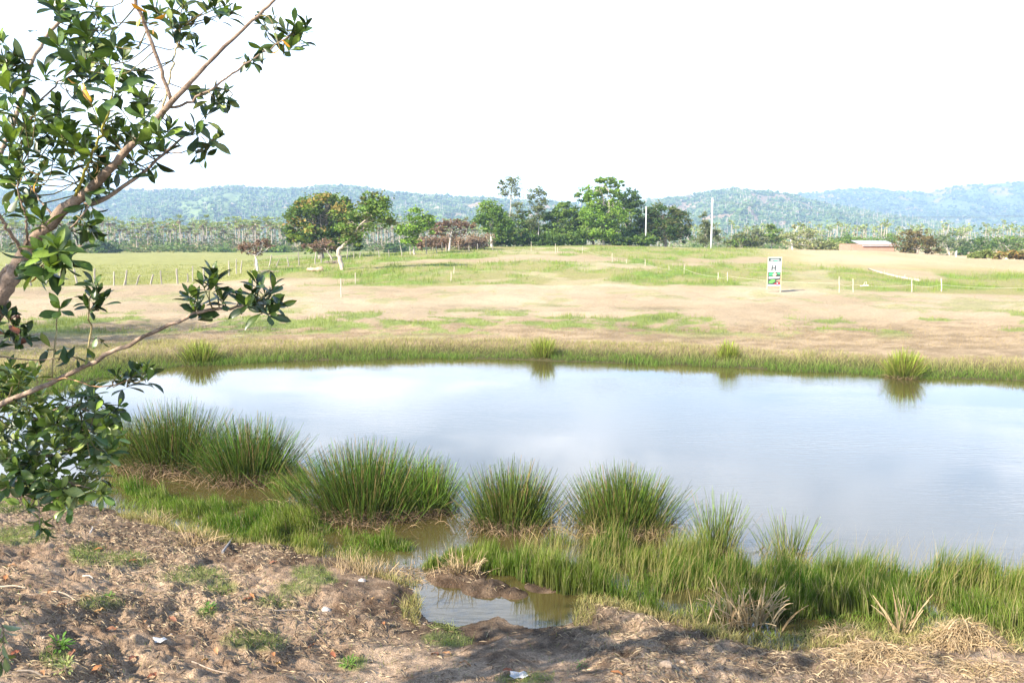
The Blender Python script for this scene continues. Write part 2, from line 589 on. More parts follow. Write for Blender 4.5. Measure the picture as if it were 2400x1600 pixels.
def ground_color(X, Y, Z):
    px, py = proj(X, Y, Z)
    n = len(X)
    big = fbm(X * 0.35, Y * 0.35, 51, 4)
    med = fbm(X * 2.2, Y * 2.2, 52, 4)
    fine = fbm(X * 9, Y * 9, 53, 3)
    # --- near bank: brown earth, darker where damp
    C = lerp3((0.150, 0.098, 0.062), (0.375, 0.268, 0.178), np.clip(0.5 + (med - 0.5) * 1.3 + (fine - 0.5) * 1.1 + (big - 0.5) * 1.2, 0, 1))
    wet = sstep(0.30, 0.0, Z + (med - 0.5) * 0.25) * sstep(20, 15, Y)
    C = C * (1 - 0.62 * wet[:, None])
    g = np.zeros(n)
    for cx, cy, rx, ry in NEAR_GREEN:
        q = ((px - cx) / rx) ** 2 + ((py - cy) / ry) ** 2
        g = np.maximum(g, sstep(1.25, 0.3, q + (med - 0.5) * 1.6))
    C = C * (1 - 0.6 * g[:, None]) + np.array((0.10, 0.135, 0.04)) * 0.6 * g[:, None]
    # --- far ground
    lnY = np.log(np.maximum(Y, 3.0))
    streak = fbm(X * 0.13, 7 * lnY, 61, 5)
    patch = fbm(X * 0.36, 15 * lnY, 62, 5)
    tuft = fbm(X * 1.5, 55 * lnY, 63, 4)
    soil = lerp3((0.285, 0.216, 0.132), (0.400, 0.312, 0.202), np.clip(0.5 + (streak - 0.5) * 1.8 + (tuft - 0.5) * 0.5, 0, 1))
    soil_b = lerp3((0.215, 0.155, 0.090), (0.36, 0.270, 0.165), np.clip(0.5 + (tuft - 0.5) * 2.2, 0, 1))
    t = sstep(775, 735, py + (streak - 0.5) * 60)
    F = soil_b * (1 - t[:, None]) + soil * t[:, None]
    green = lerp3((0.090, 0.150, 0.028), (0.175, 0.235, 0.050), np.clip(0.5 + (tuft - 0.5) * 2.0, 0, 1))
    dryg = np.array((0.255, 0.215, 0.095))
    # scattered turf on the bare strip
    gp = sstep(0.55, 0.63, patch + (tuft - 0.5) * 0.50) * sstep(668, 690, py) * sstep(802, 770, py)
    gp = gp * (0.5 + 0.5 * sstep(720, 740, py))
    F = F * (1 - 0.8 * gp[:, None]) + green * 0.8 * gp[:, None]
    # pasture beyond the rope
    edge = np.interp(px, [0, 380, 640, 700, 900, 1200, 1600, 1830, 2100, 2400], [676, 668, 652, 671, 671, 668, 670, 676, 685, 690])
    pas = sstep(2.5, -2.5, py - edge + (patch - 0.5) * 14)
    mixg = np.clip(0.42 + (patch - 0.5) * 3.6 + (tuft - 0.5) * 2.2, 0, 1)
    olive = np.clip(sstep(650, 560, px) + 0.0, 0, 1)
    pasture = green * mixg[:, None] + (0.8 * dryg + 0.2 * green) * (1 - mixg)[:, None]
    ol = lerp3((0.185, 0.185, 0.052), (0.255, 0.25, 0.085), np.clip(0.5 + (tuft - 0.5) * 1.8, 0, 1))
    pasture = pasture * (1 - olive[:, None]) + ol * olive[:, None]
    rightdry = sstep(1650, 2050, px) * sstep(640, 606, py - (px - 2000) * 0.03)
    straw = lerp3((0.34, 0.25, 0.14), (0.42, 0.325, 0.19), np.clip(0.5 + (streak - 0.5) * 2, 0, 1))
    mixr = np.clip(rightdry * 1.25 + (patch - 0.5) * 1.0 * sstep(0, .4, rightdry), 0, 1)
    pasture = pasture * (1 - mixr[:, None]) + straw * mixr[:, None]
    sp = np.zeros(n)
    for cx, cy, rx, ry, sl in SOIL_PATCH:
        dx = px - cx
        q = (dx / rx) ** 2 + ((py - cy - dx * sl / 100.0) / ry) ** 2
        sp = np.maximum(sp, sstep(1.3, 0.35, q + (patch - 0.5) * 1.6))
    sp = np.maximum(sp, sstep(0.60, 0.72, streak + (patch - .5) * .4) * sstep(900, 1150, px) * sstep(2250, 1900, px) * 0.7)
    dirt = soil * 0.96
    pasture = pasture * (1 - 0.85 * sp[:, None]) + dirt * 0.85 * sp[:, None]
    F = F * (1 - pas[:, None]) + pasture * pas[:, None]
    shoreg = sstep(0.5, 0.2, Z) * sstep(24, 26, Y) * sstep(60, 50, Y)
    F = F * (1 - 0.92 * shoreg[:, None]) + np.array((0.055, 0.055, 0.020)) * 0.92 * shoreg[:, None]
    w = sstep(17, 24, Y)[:, None]
    return np.clip(C * (1 - w) + F * w, 0.005, 0.8)


def grid_faces(nr, nc):
    i = np.arange(nr - 1)[:, None]
    j = np.arange(nc - 1)[None, :]
    a = (i * nc + j).ravel()
    return np.stack((a, a + 1, a + nc + 1, a + nc), 1)


def build_ground():
    ys = np.exp(np.arange(math.log(5.2), math.log(16.0), 0.0036))
    us = np.concatenate((np.linspace(-2.2, -0.86, 22), np.linspace(-0.84, 0.84, 620), np.linspace(0.86, 2.2, 22)))
    ys2 = np.exp(np.linspace(math.log(16.0), math.log(1400.0), 420))
    ys2 = ys2[1:]
    Vs, Fs, Cs, off = [], [], [], 0
    # one sheet: the near rows share the columns of the far rows through a stitched row
    us2 = np.concatenate((np.linspace(-2.2, -0.86, 22), np.linspace(-0.84, 0.84, 420), np.linspace(0.86, 2.2, 22)))
    for yy, uu in ((ys, us), (np.concatenate(([15.95], ys2)), us2)):
        Yg, Ug = np.meshgrid(yy, uu, indexing='ij')
        X, Y = (Ug * Yg).ravel(), Yg.ravel()
        Z = ground_z(X, Y)
        Vs.append(np.stack((X, Y, Z), 1))
        Cs.append(ground_color(X, Y, Z))
        Fs.append(grid_faces(len(yy), len(uu)) + off)
        off += len(X)
    # ground around and behind the camera
    xs, yb = np.linspace(-60, 60, 90), np.linspace(-60, 5.22, 70)
    Yg, Xg = np.meshgrid(yb, xs, indexing='ij')
    X, Y = Xg.ravel(), Yg.ravel()
    Z = ground_z(X, Y) - 0.004
    Vs.append(np.stack((X, Y, Z), 1))
    Cs.append(np.tile((0.2, 0.16, 0.1), (len(X), 1)))
    Fs.append(grid_faces(70, 90) + off)
    me = mesh('ground', np.concatenate(Vs), np.concatenate(Fs), np.concatenate(Cs), M_GROUND, True)
    o = link('ground', me)
    o['kind'] = 'structure'
    # water sheet
    xs, yw = np.linspace(-24, 30, 55), np.linspace(8.2, 33, 26)
    Yg, Xg = np.meshgrid(yw, xs, indexing='ij')
    V = np.stack((Xg.ravel(), Yg.ravel(), np.zeros(Xg.size)), 1)
    w = link('pond_water', mesh('pond_water', V, grid_faces(26, 55), None, M_WATER, True))
    w['kind'] = 'structure'


build_ground()

# ------------------------------------------------------------------ hills
SKY1 = [(-400, 462), (-100, 458), (0, 452), (150, 455), (290, 452), (400, 447), (470, 452), (500, 443), (560, 441), (640, 445), (700, 447),
        (760, 441), (830, 440), (880, 447), (930, 455), (1000, 460), (1060, 464), (1130, 467), (1250, 474), (1350, 480), (1450, 480), (1520, 472),
        (1600, 464), (1660, 452), (1720, 447), (1790, 452), (1850, 462), (1950, 485), (2060, 505), (2200, 525), (2400, 540), (2800, 545)]
SKY2 = [(1500, 520), (1700, 490), (1800, 467), (1870, 457), (1950, 450), (2040, 443), (2100, 452), (2160, 456), (2200, 444), (2300, 437),
        (2370, 429), (2450, 427), (2600, 440), (2900, 450)]


def build_hills(sky, d0, d1, z0, seed, u0, u1, nu, nd, fields):
    us = np.linspace(u0, u1, nu)
    ts = np.concatenate((np.linspace(0, 1, nd), np.linspace(1.06, 1.5, 8)))
    T, U = np.meshgrid(ts, us, indexing='ij')
    px = 1200 + U * FPX
    sk = np.interp(px.ravel(), [p[0] for p in sky], [p[1] for p in sky]).reshape(px.shape)
    D = d0 + (d1 - d0) * T
    D = D * (1 + 0.05 * (fbm(U * 9, U * 0 + 1.3, seed, 3) - 0.5))
    ztop = CAMZ + (560 - sk) / FPX * (d1)
    X, Y = U * D, D
    spur = fbm(U * 26 + 0.8 * T, T * 1.6, seed + 3, 5) - 0.5
    spur2 = fbm(U * 90, T * 7, seed + 5, 4) - 0.5
    tt = np.clip(T, 0, 1)
    rise = tt ** 1.15
    env = tt * (1 - tt) * 4
    h = z0 + (ztop - z0) * np.clip(rise + env * (0.55 * spur + 0.14 * spur2), 0, 1.0)
    h = np.where(T > 1, ztop - (T - 1) * 120, h)
    h = h + (fbm(X * 0.02, Y * 0.02, seed + 8, 4) - 0.5) * 7 * np.clip(tt * 3, 0, 1)
    f = fbm(X.ravel() * 0.006, Y.ravel() * 0.004, seed + 11, 5)
    f2 = fbm(X.ravel() * 0.025, Y.ravel() * 0.018, seed + 12, 4)
    C = lerp3((0.040, 0.070, 0.028), (0.085, 0.125, 0.040), np.clip(f2 * 1.4 - 0.2, 0, 1))
    th = fields
    g1 = sstep(th, th + 0.06, f + (f2 - 0.5) * 0.25)
    C = C * (1 - g1[:, None]) + np.array((0.125, 0.165, 0.058)) * g1[:, None]
    g2 = sstep(0.66, 0.70, fbm(X.ravel() * 0.009 + 7, Y.ravel() * 0.007, seed + 14, 4))
    C = C * (1 - 0.8 * g2[:, None]) + np.array((0.28, 0.19, 0.12)) * 0.8 * g2[:, None]
    V = np.stack((X.ravel(), Y.ravel(), h.ravel()), 1)
    me = mesh('hills', V, grid_faces(len(ts), nu), C, M_HILL, True)
    o = link('hills', me)
    o['kind'] = 'structure'
    # forest crowns on the slope, thinner over the clearings
    return V.reshape(len(ts), nu, 3), g1.reshape(T.shape), g2.reshape(T.shape)


OCT_V = np.array([(1, 0, 0), (-0.5, 0.87, 0), (-0.5, -0.87, 0), (0.1, 0.05, 0.5), (0, 0, -0.8)], float)
OCT_F = np.array([(0, 1, 3), (1, 2, 3), (2, 0, 3), (1, 0, 4), (2, 1, 4), (0, 2, 4)])


def hill_forest(V, g1, g2, n, seed, smin, smax):
    r = np.random.default_rng(seed)
    nr, nc = V.shape[:2]
    i = r.uniform(0, nr - 8.001, n * 2)
    j = r.uniform(0, nc - 1.001, n * 2)
    ii, jj = i.astype(int), j.astype(int)
    keep = r.random(n * 2) > 0.88 * np.maximum(g1[ii, jj], g2[ii, jj])
    ii, jj, fi, fj = ii[keep][:n], jj[keep][:n], (i - ii)[keep][:n], (j - jj)[keep][:n]
    P = (V[ii, jj] * ((1 - fi) * (1 - fj))[:, None] + V[ii + 1, jj] * (fi * (1 - fj))[:, None]
         + V[ii, jj + 1] * ((1 - fi) * fj)[:, None] + V[ii + 1, jj + 1] * (fi * fj)[:, None])
    n = len(P)
    s = r.uniform(smin, smax, n) * (1 + 0.6 * (r.random(n) > 0.94))
    a = r.uniform(0, 6.28, n)
    ca, sa = np.cos(a), np.sin(a)
    B = OCT_V[None] * r.uniform(0.75, 1.25, (n, len(OCT_V), 1))
    Q = np.stack((B[..., 0] * ca[:, None] - B[..., 1] * sa[:, None], B[..., 0] * sa[:, None] + B[..., 1] * ca[:, None], B[..., 2]), 2)
    Q = Q * s[:, None, None]
    Q[..., 2] *= r.uniform(0.8, 1.3, n)[:, None]
    Q = Q + P[:, None, :] + np.array((0, 0, 1.0)) * (s * 0.7)[:, None, None]
    F = (OCT_F[None] + (np.arange(n) * len(OCT_V))[:, None, None]).reshape(-1, 3)
    base = lerp3((0.040, 0.078, 0.026), (0.110, 0.160, 0.046), r.random(n))
    pale = r.random(n) > 0.965
    base[pale] = (0.24, 0.22, 0.15)
    C = np.repeat(base, len(OCT_V), 0)
    # pale bare trunks
    k = n // 9
    T = P[r.choice(n, k, False)]
    hgt = r.uniform(9, 20, k)
    w = r.uniform(0.5, 1.1, k)
    tv = np.stack((T + np.stack((-w, 0 * w, 0 * w), 1), T + np.stack((w, 0 * w, 0 * w), 1), T + np.stack((0 * w, w, hgt), 1), T + np.stack((0 * w, -w, 0 * w), 1)), 1)
    tf = (np.array([(0, 1, 2), (1, 3, 2), (3, 0, 2)])[None] + (np.arange(k) * 4)[:, None, None]).reshape(-1, 3) + n * len(OCT_V)
    tc = np.tile((0.34, 0.30, 0.24), (k * 4, 1))
    me = mesh('hill_forest', np.concatenate((Q.reshape(-1, 3), tv.reshape(-1, 3))), np.concatenate((F, tf)), np.concatenate((C, tc)), M_FOREST)
    o = link('hill_forest', me)
    o['kind'] = 'stuff'


h1 = build_hills(SKY1, 1250, 2300, -16, 101, -0.85, 0.85, 420, 90, 0.64)
hill_forest(*h1, 60000, 5, 2.8, 6.0)
h2 = build_hills(SKY2, 2500, 4000, -18, 201, 0.12, 0.9, 220, 60, 0.50)
hill_forest(*h2, 20000, 6, 4.5, 9.0)

# air: pale even haze, sky outside
hz = bpy.data.materials.new('haze')
hz.use_nodes = True
hz.node_tree.nodes.clear()
_o = hz.node_tree.nodes.new('ShaderNodeOutputMaterial')
_v = hz.node_tree.nodes.new('ShaderNodeVolumePrincipled')
_v.inputs['Color'].default_value = (0.49, 0.70, 1.0, 1)
_v.inputs['Density'].default_value = 0.00027
_v.inputs['Anisotropy'].default_value = 0.1
hz.node_tree.links.new(_v.outputs['Volume'], _o.inputs['Volume'])
hV, hF = box(-7200, 7200, -420, 6400, -40, 420)
ho = link('haze', mesh('haze', hV, hF, None, hz))
ho['kind'] = 'stuff'


# ------------------------------------------------------------------ trees of the middle distance
def leaf_cards(P, size, col, r, flat=0.35, elong=1.6):
    """rhombic leaf faces at points P"""
    n = len(P)
    d = r.normal(size=(n, 3))
    d[:, 2] *= flat
    d /= np.linalg.norm(d, axis=1)[:, None] + 1e-9
    q = r.normal(size=(n, 3))
    w = np.cross(d, q)
    w /= np.linalg.norm(w, axis=1)[:, None] + 1e-9
    s = size * r.uniform(0.6, 1.35, n)
    a, b = d * (s * elong * 0.5)[:, None], w * (s * 0.5)[:, None]
    V = np.stack((P - a, P - b * 0.9 + a * 0.1, P + a, P + b * 0.9 + a * 0.1), 1).reshape(-1, 3)
    k = np.arange(n)[:, None] * 4
    F = np.concatenate((k + np.array((0, 1, 2)), k + np.array((0, 2, 3))))
    return V, F, np.repeat(col, 4, 0)


def tree(name, label, base, d, lobes, pal, trunk, leaf=0.30, nclump=90, nleaf=40, tr=0.18, tcol=(0.30, 0.26, 0.21), group=None,
         twigs=0.5, clump=0.16, seed=1, forks=None, hollow=0.45, trunk_show=True, cat='tree'):
    """lobes: crown masses (cx, cy, rx, ry) in photo px at distance d; trunk: px polyline from the ground up"""
    r = np.random.default_rng(seed)
    k = d / FPX
    b = at(base[0], base[1], d)
    b[2] = gz(b[0], d)
    root = empty(name, label, cat, b, group)
    g = Geo()
    t = Geo()
    cen = [at(cx, cy, d) + np.array((0, r.uniform(-0.25, 0.25) * rx * k, 0)) for cx, cy, rx, ry in lobes]
    wgt = np.array([rx * ry for _, _, rx, ry in lobes], float)
    wgt /= wgt.sum()
    tp = [b - np.array((0, 0, 0.3))] + [at(x, y, d) for x, y in trunk]
    P = spline(tp, 4 * len(tp))
    P[1:-1] += r.normal(size=P[1:-1].shape) * tr * 0.18
    rad = tr * np.linspace(1.25, 0.55, len(P))
    rad[0] *= 1.25
    if trunk_show:
        t.add(*tube(P, rad, 7), np.asarray(tcol))
    ends = []
    for c, (cx, cy, rx, ry) in zip(cen, lobes):
        s = P[-1 if r.random() < 0.6 else -2 - int(r.integers(0, max(1, len(P) // 3)))]
        m = (s + c) / 2 + np.array((r.normal() * 0.1, r.normal() * 0.1, -0.08)) * np.linalg.norm(c - s)
        L = spline([s, m, c], 7)
        t.add(*tube(L, tr * np.linspace(0.5, 0.16, 7), 5, False), np.asarray(tcol))
        ends.append(L)
    for _ in range(nclump):
        i = r.choice(len(lobes), p=wgt)
        cx, cy, rx, ry = lobes[i]
        dr = r.normal(size=3)
        dr /= np.linalg.norm(dr)
        rr = hollow + (1 - hollow) * r.random() ** 0.6
        c = cen[i] + dr * rr * np.array((rx, rx * 0.85, ry)) * k
        cr = clump * math.sqrt(rx * ry) * k * r.uniform(0.7, 1.5)
        m = int(nleaf * r.uniform(0.6, 1.4))
        Q = c + r.normal(size=(m, 3)) * cr * np.array((1, 1, 0.6))
        pc = np.asarray(pal[int(r.integers(0, len(pal)))], float)
        cc = pc[None] * r.uniform(0.75, 1.3, (m, 1)) * r.uniform(0.92, 1.08, (m, 3))
        g.add(*leaf_cards(Q, leaf, cc, r))
        if r.random() < twigs:
            s = ends[i][int(r.integers(3, 7))]
            t.add(*tube(np.array((s, (s + c) / 2 + r.normal(size=3) * cr * 0.4, c)), tr * np.array((0.16, 0.1, 0.05)), 3, False), np.asarray(tcol) * 0.9)
    link('trunk', t.mesh('trunk', M_TRUNK, b, True), root)
    link('crown', g.mesh('crown', M_FOLIAGE, b), root)
    return root


GREEN_D = [(0.058, 0.100, 0.025), (0.080, 0.130, 0.032), (0.044, 0.078, 0.022)]
GREEN_M = [(0.115, 0.180, 0.036), (0.145, 0.215, 0.044), (0.085, 0.140, 0.032)]
GREEN_L = [(0.165, 0.270, 0.040), (0.200, 0.300, 0.050), (0.130, 0.225, 0.038)]
OLIVE = [(0.110, 0.120, 0.040), (0.140, 0.150, 0.050), (0.085, 0.095, 0.035)]
BROWN = [(0.160, 0.095, 0.068), (0.125, 0.078, 0.056), (0.200, 0.130, 0.095)]
DRY = [(0.240, 0.165, 0.110), (0.190, 0.130, 0.090), (0.280, 0.210, 0.150)]
MANGO = [(0.070, 0.120, 0.026), (0.090, 0.140, 0.030), (0.055, 0.098, 0.022), (0.095, 0.140, 0.032), (0.080, 0.125, 0.028), (0.070, 0.115, 0.026), (0.080, 0.12, 0.028), (0.17, 0.23, 0.040), (0.15, 0.20, 0.038), (0.24, 0.185, 0.055)]
PALE = [(0.235, 0.250, 0.110), (0.190, 0.215, 0.085), (0.270, 0.270, 0.140)]

tree('mango_tree', 'large domed tree with dense olive crown and orange new leaves behind the leaning tree', (752, 590), 128,
     [(755, 505, 70, 48), (715, 525, 42, 45), (800, 530, 42, 45), (760, 560, 60, 28), (835, 570, 18, 16), (690, 548, 18, 25), (770, 480, 50, 24)], MANGO,
     [(752, 575), (755, 545)], leaf=0.34, nclump=330, nleaf=48, tr=0.45, seed=3, clump=0.13, hollow=0.7)
tree('leaning_tree', 'pale trunked tree leaning right with a broken stub beside its fork', (803, 635), 92,
     [(860, 505, 42, 30), (893, 490, 34, 34), (865, 470, 22, 24), (815, 545, 34, 24), (825, 520, 30, 22), (905, 520, 22, 20), (790, 570, 20, 12)], GREEN_M + OLIVE[:1],
     [(798, 610), (793, 588), (808, 573), (835, 545), (862, 527)], leaf=0.24, nclump=120, nleaf=34, tr=0.22, tcol=(0.40, 0.33, 0.26), seed=4, clump=0.20, hollow=0.3)
tree('young_tree', 'small bright green round tree between the leaning tree and the brown bushes', (971, 598), 128,
     [(972, 518, 30, 28), (955, 545, 26, 22), (995, 530, 26, 24), (965, 562, 26, 14), (1008, 515, 12, 12)], GREEN_L[:2] + GREEN_M,
     [(970, 580), (972, 550)], leaf=0.28, nclump=95, nleaf=34, tr=0.16, tcol=(0.42, 0.36, 0.3), seed=5, clump=0.19, hollow=0.25)
tree('dead_tree', 'broad flat topped tree with rust brown dead leaves in front of the green cluster', (1052, 585), 140,
     [(1060, 522, 40, 9), (1030, 530, 26, 9), (1095, 528, 24, 7), (1022, 545, 22, 9), (1060, 540, 34, 10)], BROWN,
     [(1055, 565), (1058, 545)], leaf=0.26, nclump=80, nleaf=22, tr=0.16, tcol=(0.45, 0.40, 0.36), seed=6, twigs=1.0, clump=0.22, hollow=0.2)
for i, (cx, cy, rx, ry, lab) in enumerate([
        (1000, 568, 34, 14, 'low dry brown bush beside the small bright green tree'),
        (1045, 565, 38, 16, 'dry brown bush directly under the rust brown dead tree'),
        (1092, 566, 34, 18, 'tallest dry brown bush right of the rust brown dead tree'),
        (1132, 566, 26, 18, 'dry brown bush against the white trunk of the green cluster')]):
    tree('dry_bush', lab, (cx, 586), 146, [(cx, cy, rx, ry), (cx - rx * 0.4, cy + 4, rx * 0.6, ry * 0.8)], DRY + BROWN[:1], [(cx, cy + 8), (cx, cy)], leaf=0.24,
         nclump=55, nleaf=26, tr=0.08, tcol=(0.32, 0.24, 0.19), seed=40 + i, twigs=1.0, clump=0.24, hollow=0.1, cat='bush', group='dry brown bushes by the field fence')
tree('dead_tree', 'small umbrella shaped brown tree on a pale trunk by the left fence', (603, 634), 92,
     [(590, 572, 28, 10), (615, 566, 20, 8), (575, 582, 18, 9), (630, 580, 12, 8), (597, 592, 26, 10)], BROWN, [(601, 612), (597, 595)], leaf=0.16, nclump=60, nleaf=22, tr=0.13,
     tcol=(0.55, 0.50, 0.44), seed=8, twigs=1.0, clump=0.22, hollow=0.1)
tree('dead_tree', 'small leaning brown tree in front of the domed tree', (781, 612), 112,
     [(755, 568, 26, 10), (735, 576, 18, 8), (772, 578, 16, 10), (750, 584, 22, 8), (712, 574, 10, 6)], BROWN, [(772, 597), (762, 583)], leaf=0.18, nclump=52, nleaf=22, tr=0.11,
     tcol=(0.36, 0.30, 0.26), seed=9, twigs=1.0, clump=0.22, hollow=0.1)
CLUSTER = [
    ('leafy_tree', 'bright green tree with white trunk at the left end of the cluster', (1152, 582), 160,
     [(1145, 490, 26, 20), (1130, 515, 20, 16), (1165, 508, 24, 22), (1150, 535, 24, 14), (1185, 530, 20, 22), (1172, 555, 18, 12)], GREEN_M + GREEN_L[2:], [(1150, 550), (1146, 520)], 0.17, (0.52, 0.48, 0.42), 170, 40, 0.28, 0.2),
    ('sparse_tree', 'tall thin tree with sparse airy crown standing above the cluster', (1188, 580), 170,
     [(1195, 425, 24, 16), (1205, 450, 22, 18), (1182, 452, 14, 18), (1212, 480, 18, 20), (1200, 505, 20, 20), (1172, 432, 12, 10)], [(0.13, 0.15, 0.07), (0.16, 0.18, 0.09), (0.11, 0.13, 0.05)], [(1192, 540), (1197, 480), (1198, 440)], 0.11, (0.42, 0.39, 0.34), 95, 24, 0.24, 0.05),
    ('sparse_tree', 'second tall thin tree with sparse crown and grey branches in the cluster', (1262, 578), 168,
     [(1258, 448, 20, 14), (1270, 468, 20, 16), (1245, 465, 12, 14), (1262, 495, 22, 20), (1250, 520, 22, 18)], [(0.09, 0.115, 0.05), (0.12, 0.14, 0.06)], [(1262, 540), (1262, 480)], 0.10, (0.38, 0.35, 0.31), 100, 26, 0.25, 0.05),
    ('leafy_tree', 'low green tree beneath the two sparse trees', (1222, 578), 172,
     [(1180, 560, 24, 18), (1260, 565, 30, 14), (1290, 562, 24, 16), (1240, 530, 24, 20), (1225, 505, 22, 14), (1285, 508, 20, 16), (1215, 535, 34, 26), (1245, 548, 30, 24), (1192, 552, 24, 20), (1222, 565, 40, 12)], GREEN_M + OLIVE[:1], [(1222, 560), (1222, 545)], 0.2, (0.34, 0.3, 0.26), 280, 36, 0.3, 0.4),
    ('leafy_tree', 'dense green tree between the sparse trees and the tallest tree', (1320, 578), 170,
     [(1350, 555, 36, 22), (1360, 500, 18, 18), (1322, 492, 28, 20), (1305, 520, 30, 26), (1345, 515, 26, 30), (1315, 552, 40, 22), (1290, 545, 20, 20)], GREEN_M + GREEN_D[:1], [(1320, 555), (1322, 525)], 0.24, (0.32, 0.28, 0.24), 230, 40, 0.3, 0.5),
    ('tall_tree', 'tallest tree with flat light green top tier on a bare pale trunk', (1414, 576), 165,
     [(1425, 425, 34, 7), (1405, 421, 18, 6), (1440, 434, 26, 6), (1395, 450, 36, 12), (1370, 462, 22, 12), (1440, 452, 26, 10), (1412, 480, 46, 14), (1395, 505, 42, 22), (1440, 510, 36, 22), (1470, 498, 16, 10), (1410, 540, 50, 22)],
     GREEN_L + GREEN_M[:2], [(1414, 540), (1415, 490), (1412, 450), (1420, 432)], 0.22, (0.50, 0.45, 0.38), 330, 42, 0.3, 0.3),
    ('dark_tree', 'dark green tree rising behind the right shoulder of the tallest tree', (1475, 576), 176,
     [(1475, 465, 26, 22), (1490, 480, 20, 22), (1455, 480, 20, 20), (1480, 510, 28, 26), (1485, 545, 30, 24)], GREEN_D, [(1475, 555), (1475, 520)], 0.28, (0.3, 0.27, 0.24), 150, 40, 0.3, 0.55),
    ('dark_tree', 'dark green tree filling the foot of the tallest tree', (1390, 576), 172,
     [(1385, 545, 40, 22), (1432, 548, 40, 22), (1360, 540, 24, 26), (1470, 556, 24, 16)], GREEN_D + GREEN_M[:1], [(1390, 560), (1390, 550)], 0.24, (0.25, 0.21, 0.18), 150, 40, 0.3, 0.5),
    ('round_tree', 'broad round olive tree with deep shade at its foot right of the short pole', (1560, 577), 172,
     [(1555, 505, 42, 28), (1520, 520, 26, 32), (1590, 525, 28, 34), (1555, 535, 50, 30), (1608, 552, 12, 20), (1525, 552, 26, 20)], OLIVE[2:] + GREEN_D + OLIVE[:1], [(1558, 560), (1558, 535)], 0.4, (0.26, 0.22, 0.19), 260, 44, 0.3, 0.65),
    ('slim_tree', 'slim upright grey green tree just left of the tall white pole', (1652, 580), 190,
     [(1652, 512, 12, 15), (1655, 535, 18, 16), (1668, 552, 24, 16), (1650, 562, 22, 12)], [(0.13, 0.145, 0.065), (0.10, 0.12, 0.05)], [(1655, 560), (1655, 530)], 0.2, (0.4, 0.36, 0.3), 80, 30, 0.3, 0.2),
]
for i, (nm, lab, base, d, lobes, pal, trunk, tr, tcol, nc, nl, lf, hol) in enumerate(CLUSTER):
    tree(nm, lab, base, d, lobes, pal, trunk, leaf=lf, nclump=nc, nleaf=nl, tr=tr, tcol=tcol, seed=60 + i, hollow=hol, clump=0.20 if hol < 0.3 else 0.15)

for i, (cx, cy, rx, ry, lab) in enumerate([
        (1175, 562, 22, 14, 'leafy bush at the foot of the white trunked tree in the cluster'),
        (1240, 560, 30, 16, 'leafy bush in the gap between the two sparse trees'),
        (1300, 562, 28, 16, 'leafy bush under the dense green tree of the cluster'),
        (1350, 560, 28, 18, 'leafy bush left of the foot of the tallest tree'),
        (1455, 562, 28, 14, 'leafy bush between the tallest tree and the short white pole'),
        (1512, 562, 26, 14, 'leafy bush directly behind the short white pole')]):
    tree('leafy_bush', lab, (cx, 578), 163, [(cx, cy, rx, ry), (cx - rx * .5, cy + 4, rx * .6, ry * .7), (cx + rx * .5, cy + 4, rx * .6, ry * .7)],
         GREEN_D + GREEN_M[:1 + i % 2], [(cx, cy + 4), (cx, cy)], leaf=0.3, nclump=70, nleaf=30, tr=0.07, seed=180 + i, hollow=0.2, cat='bush')

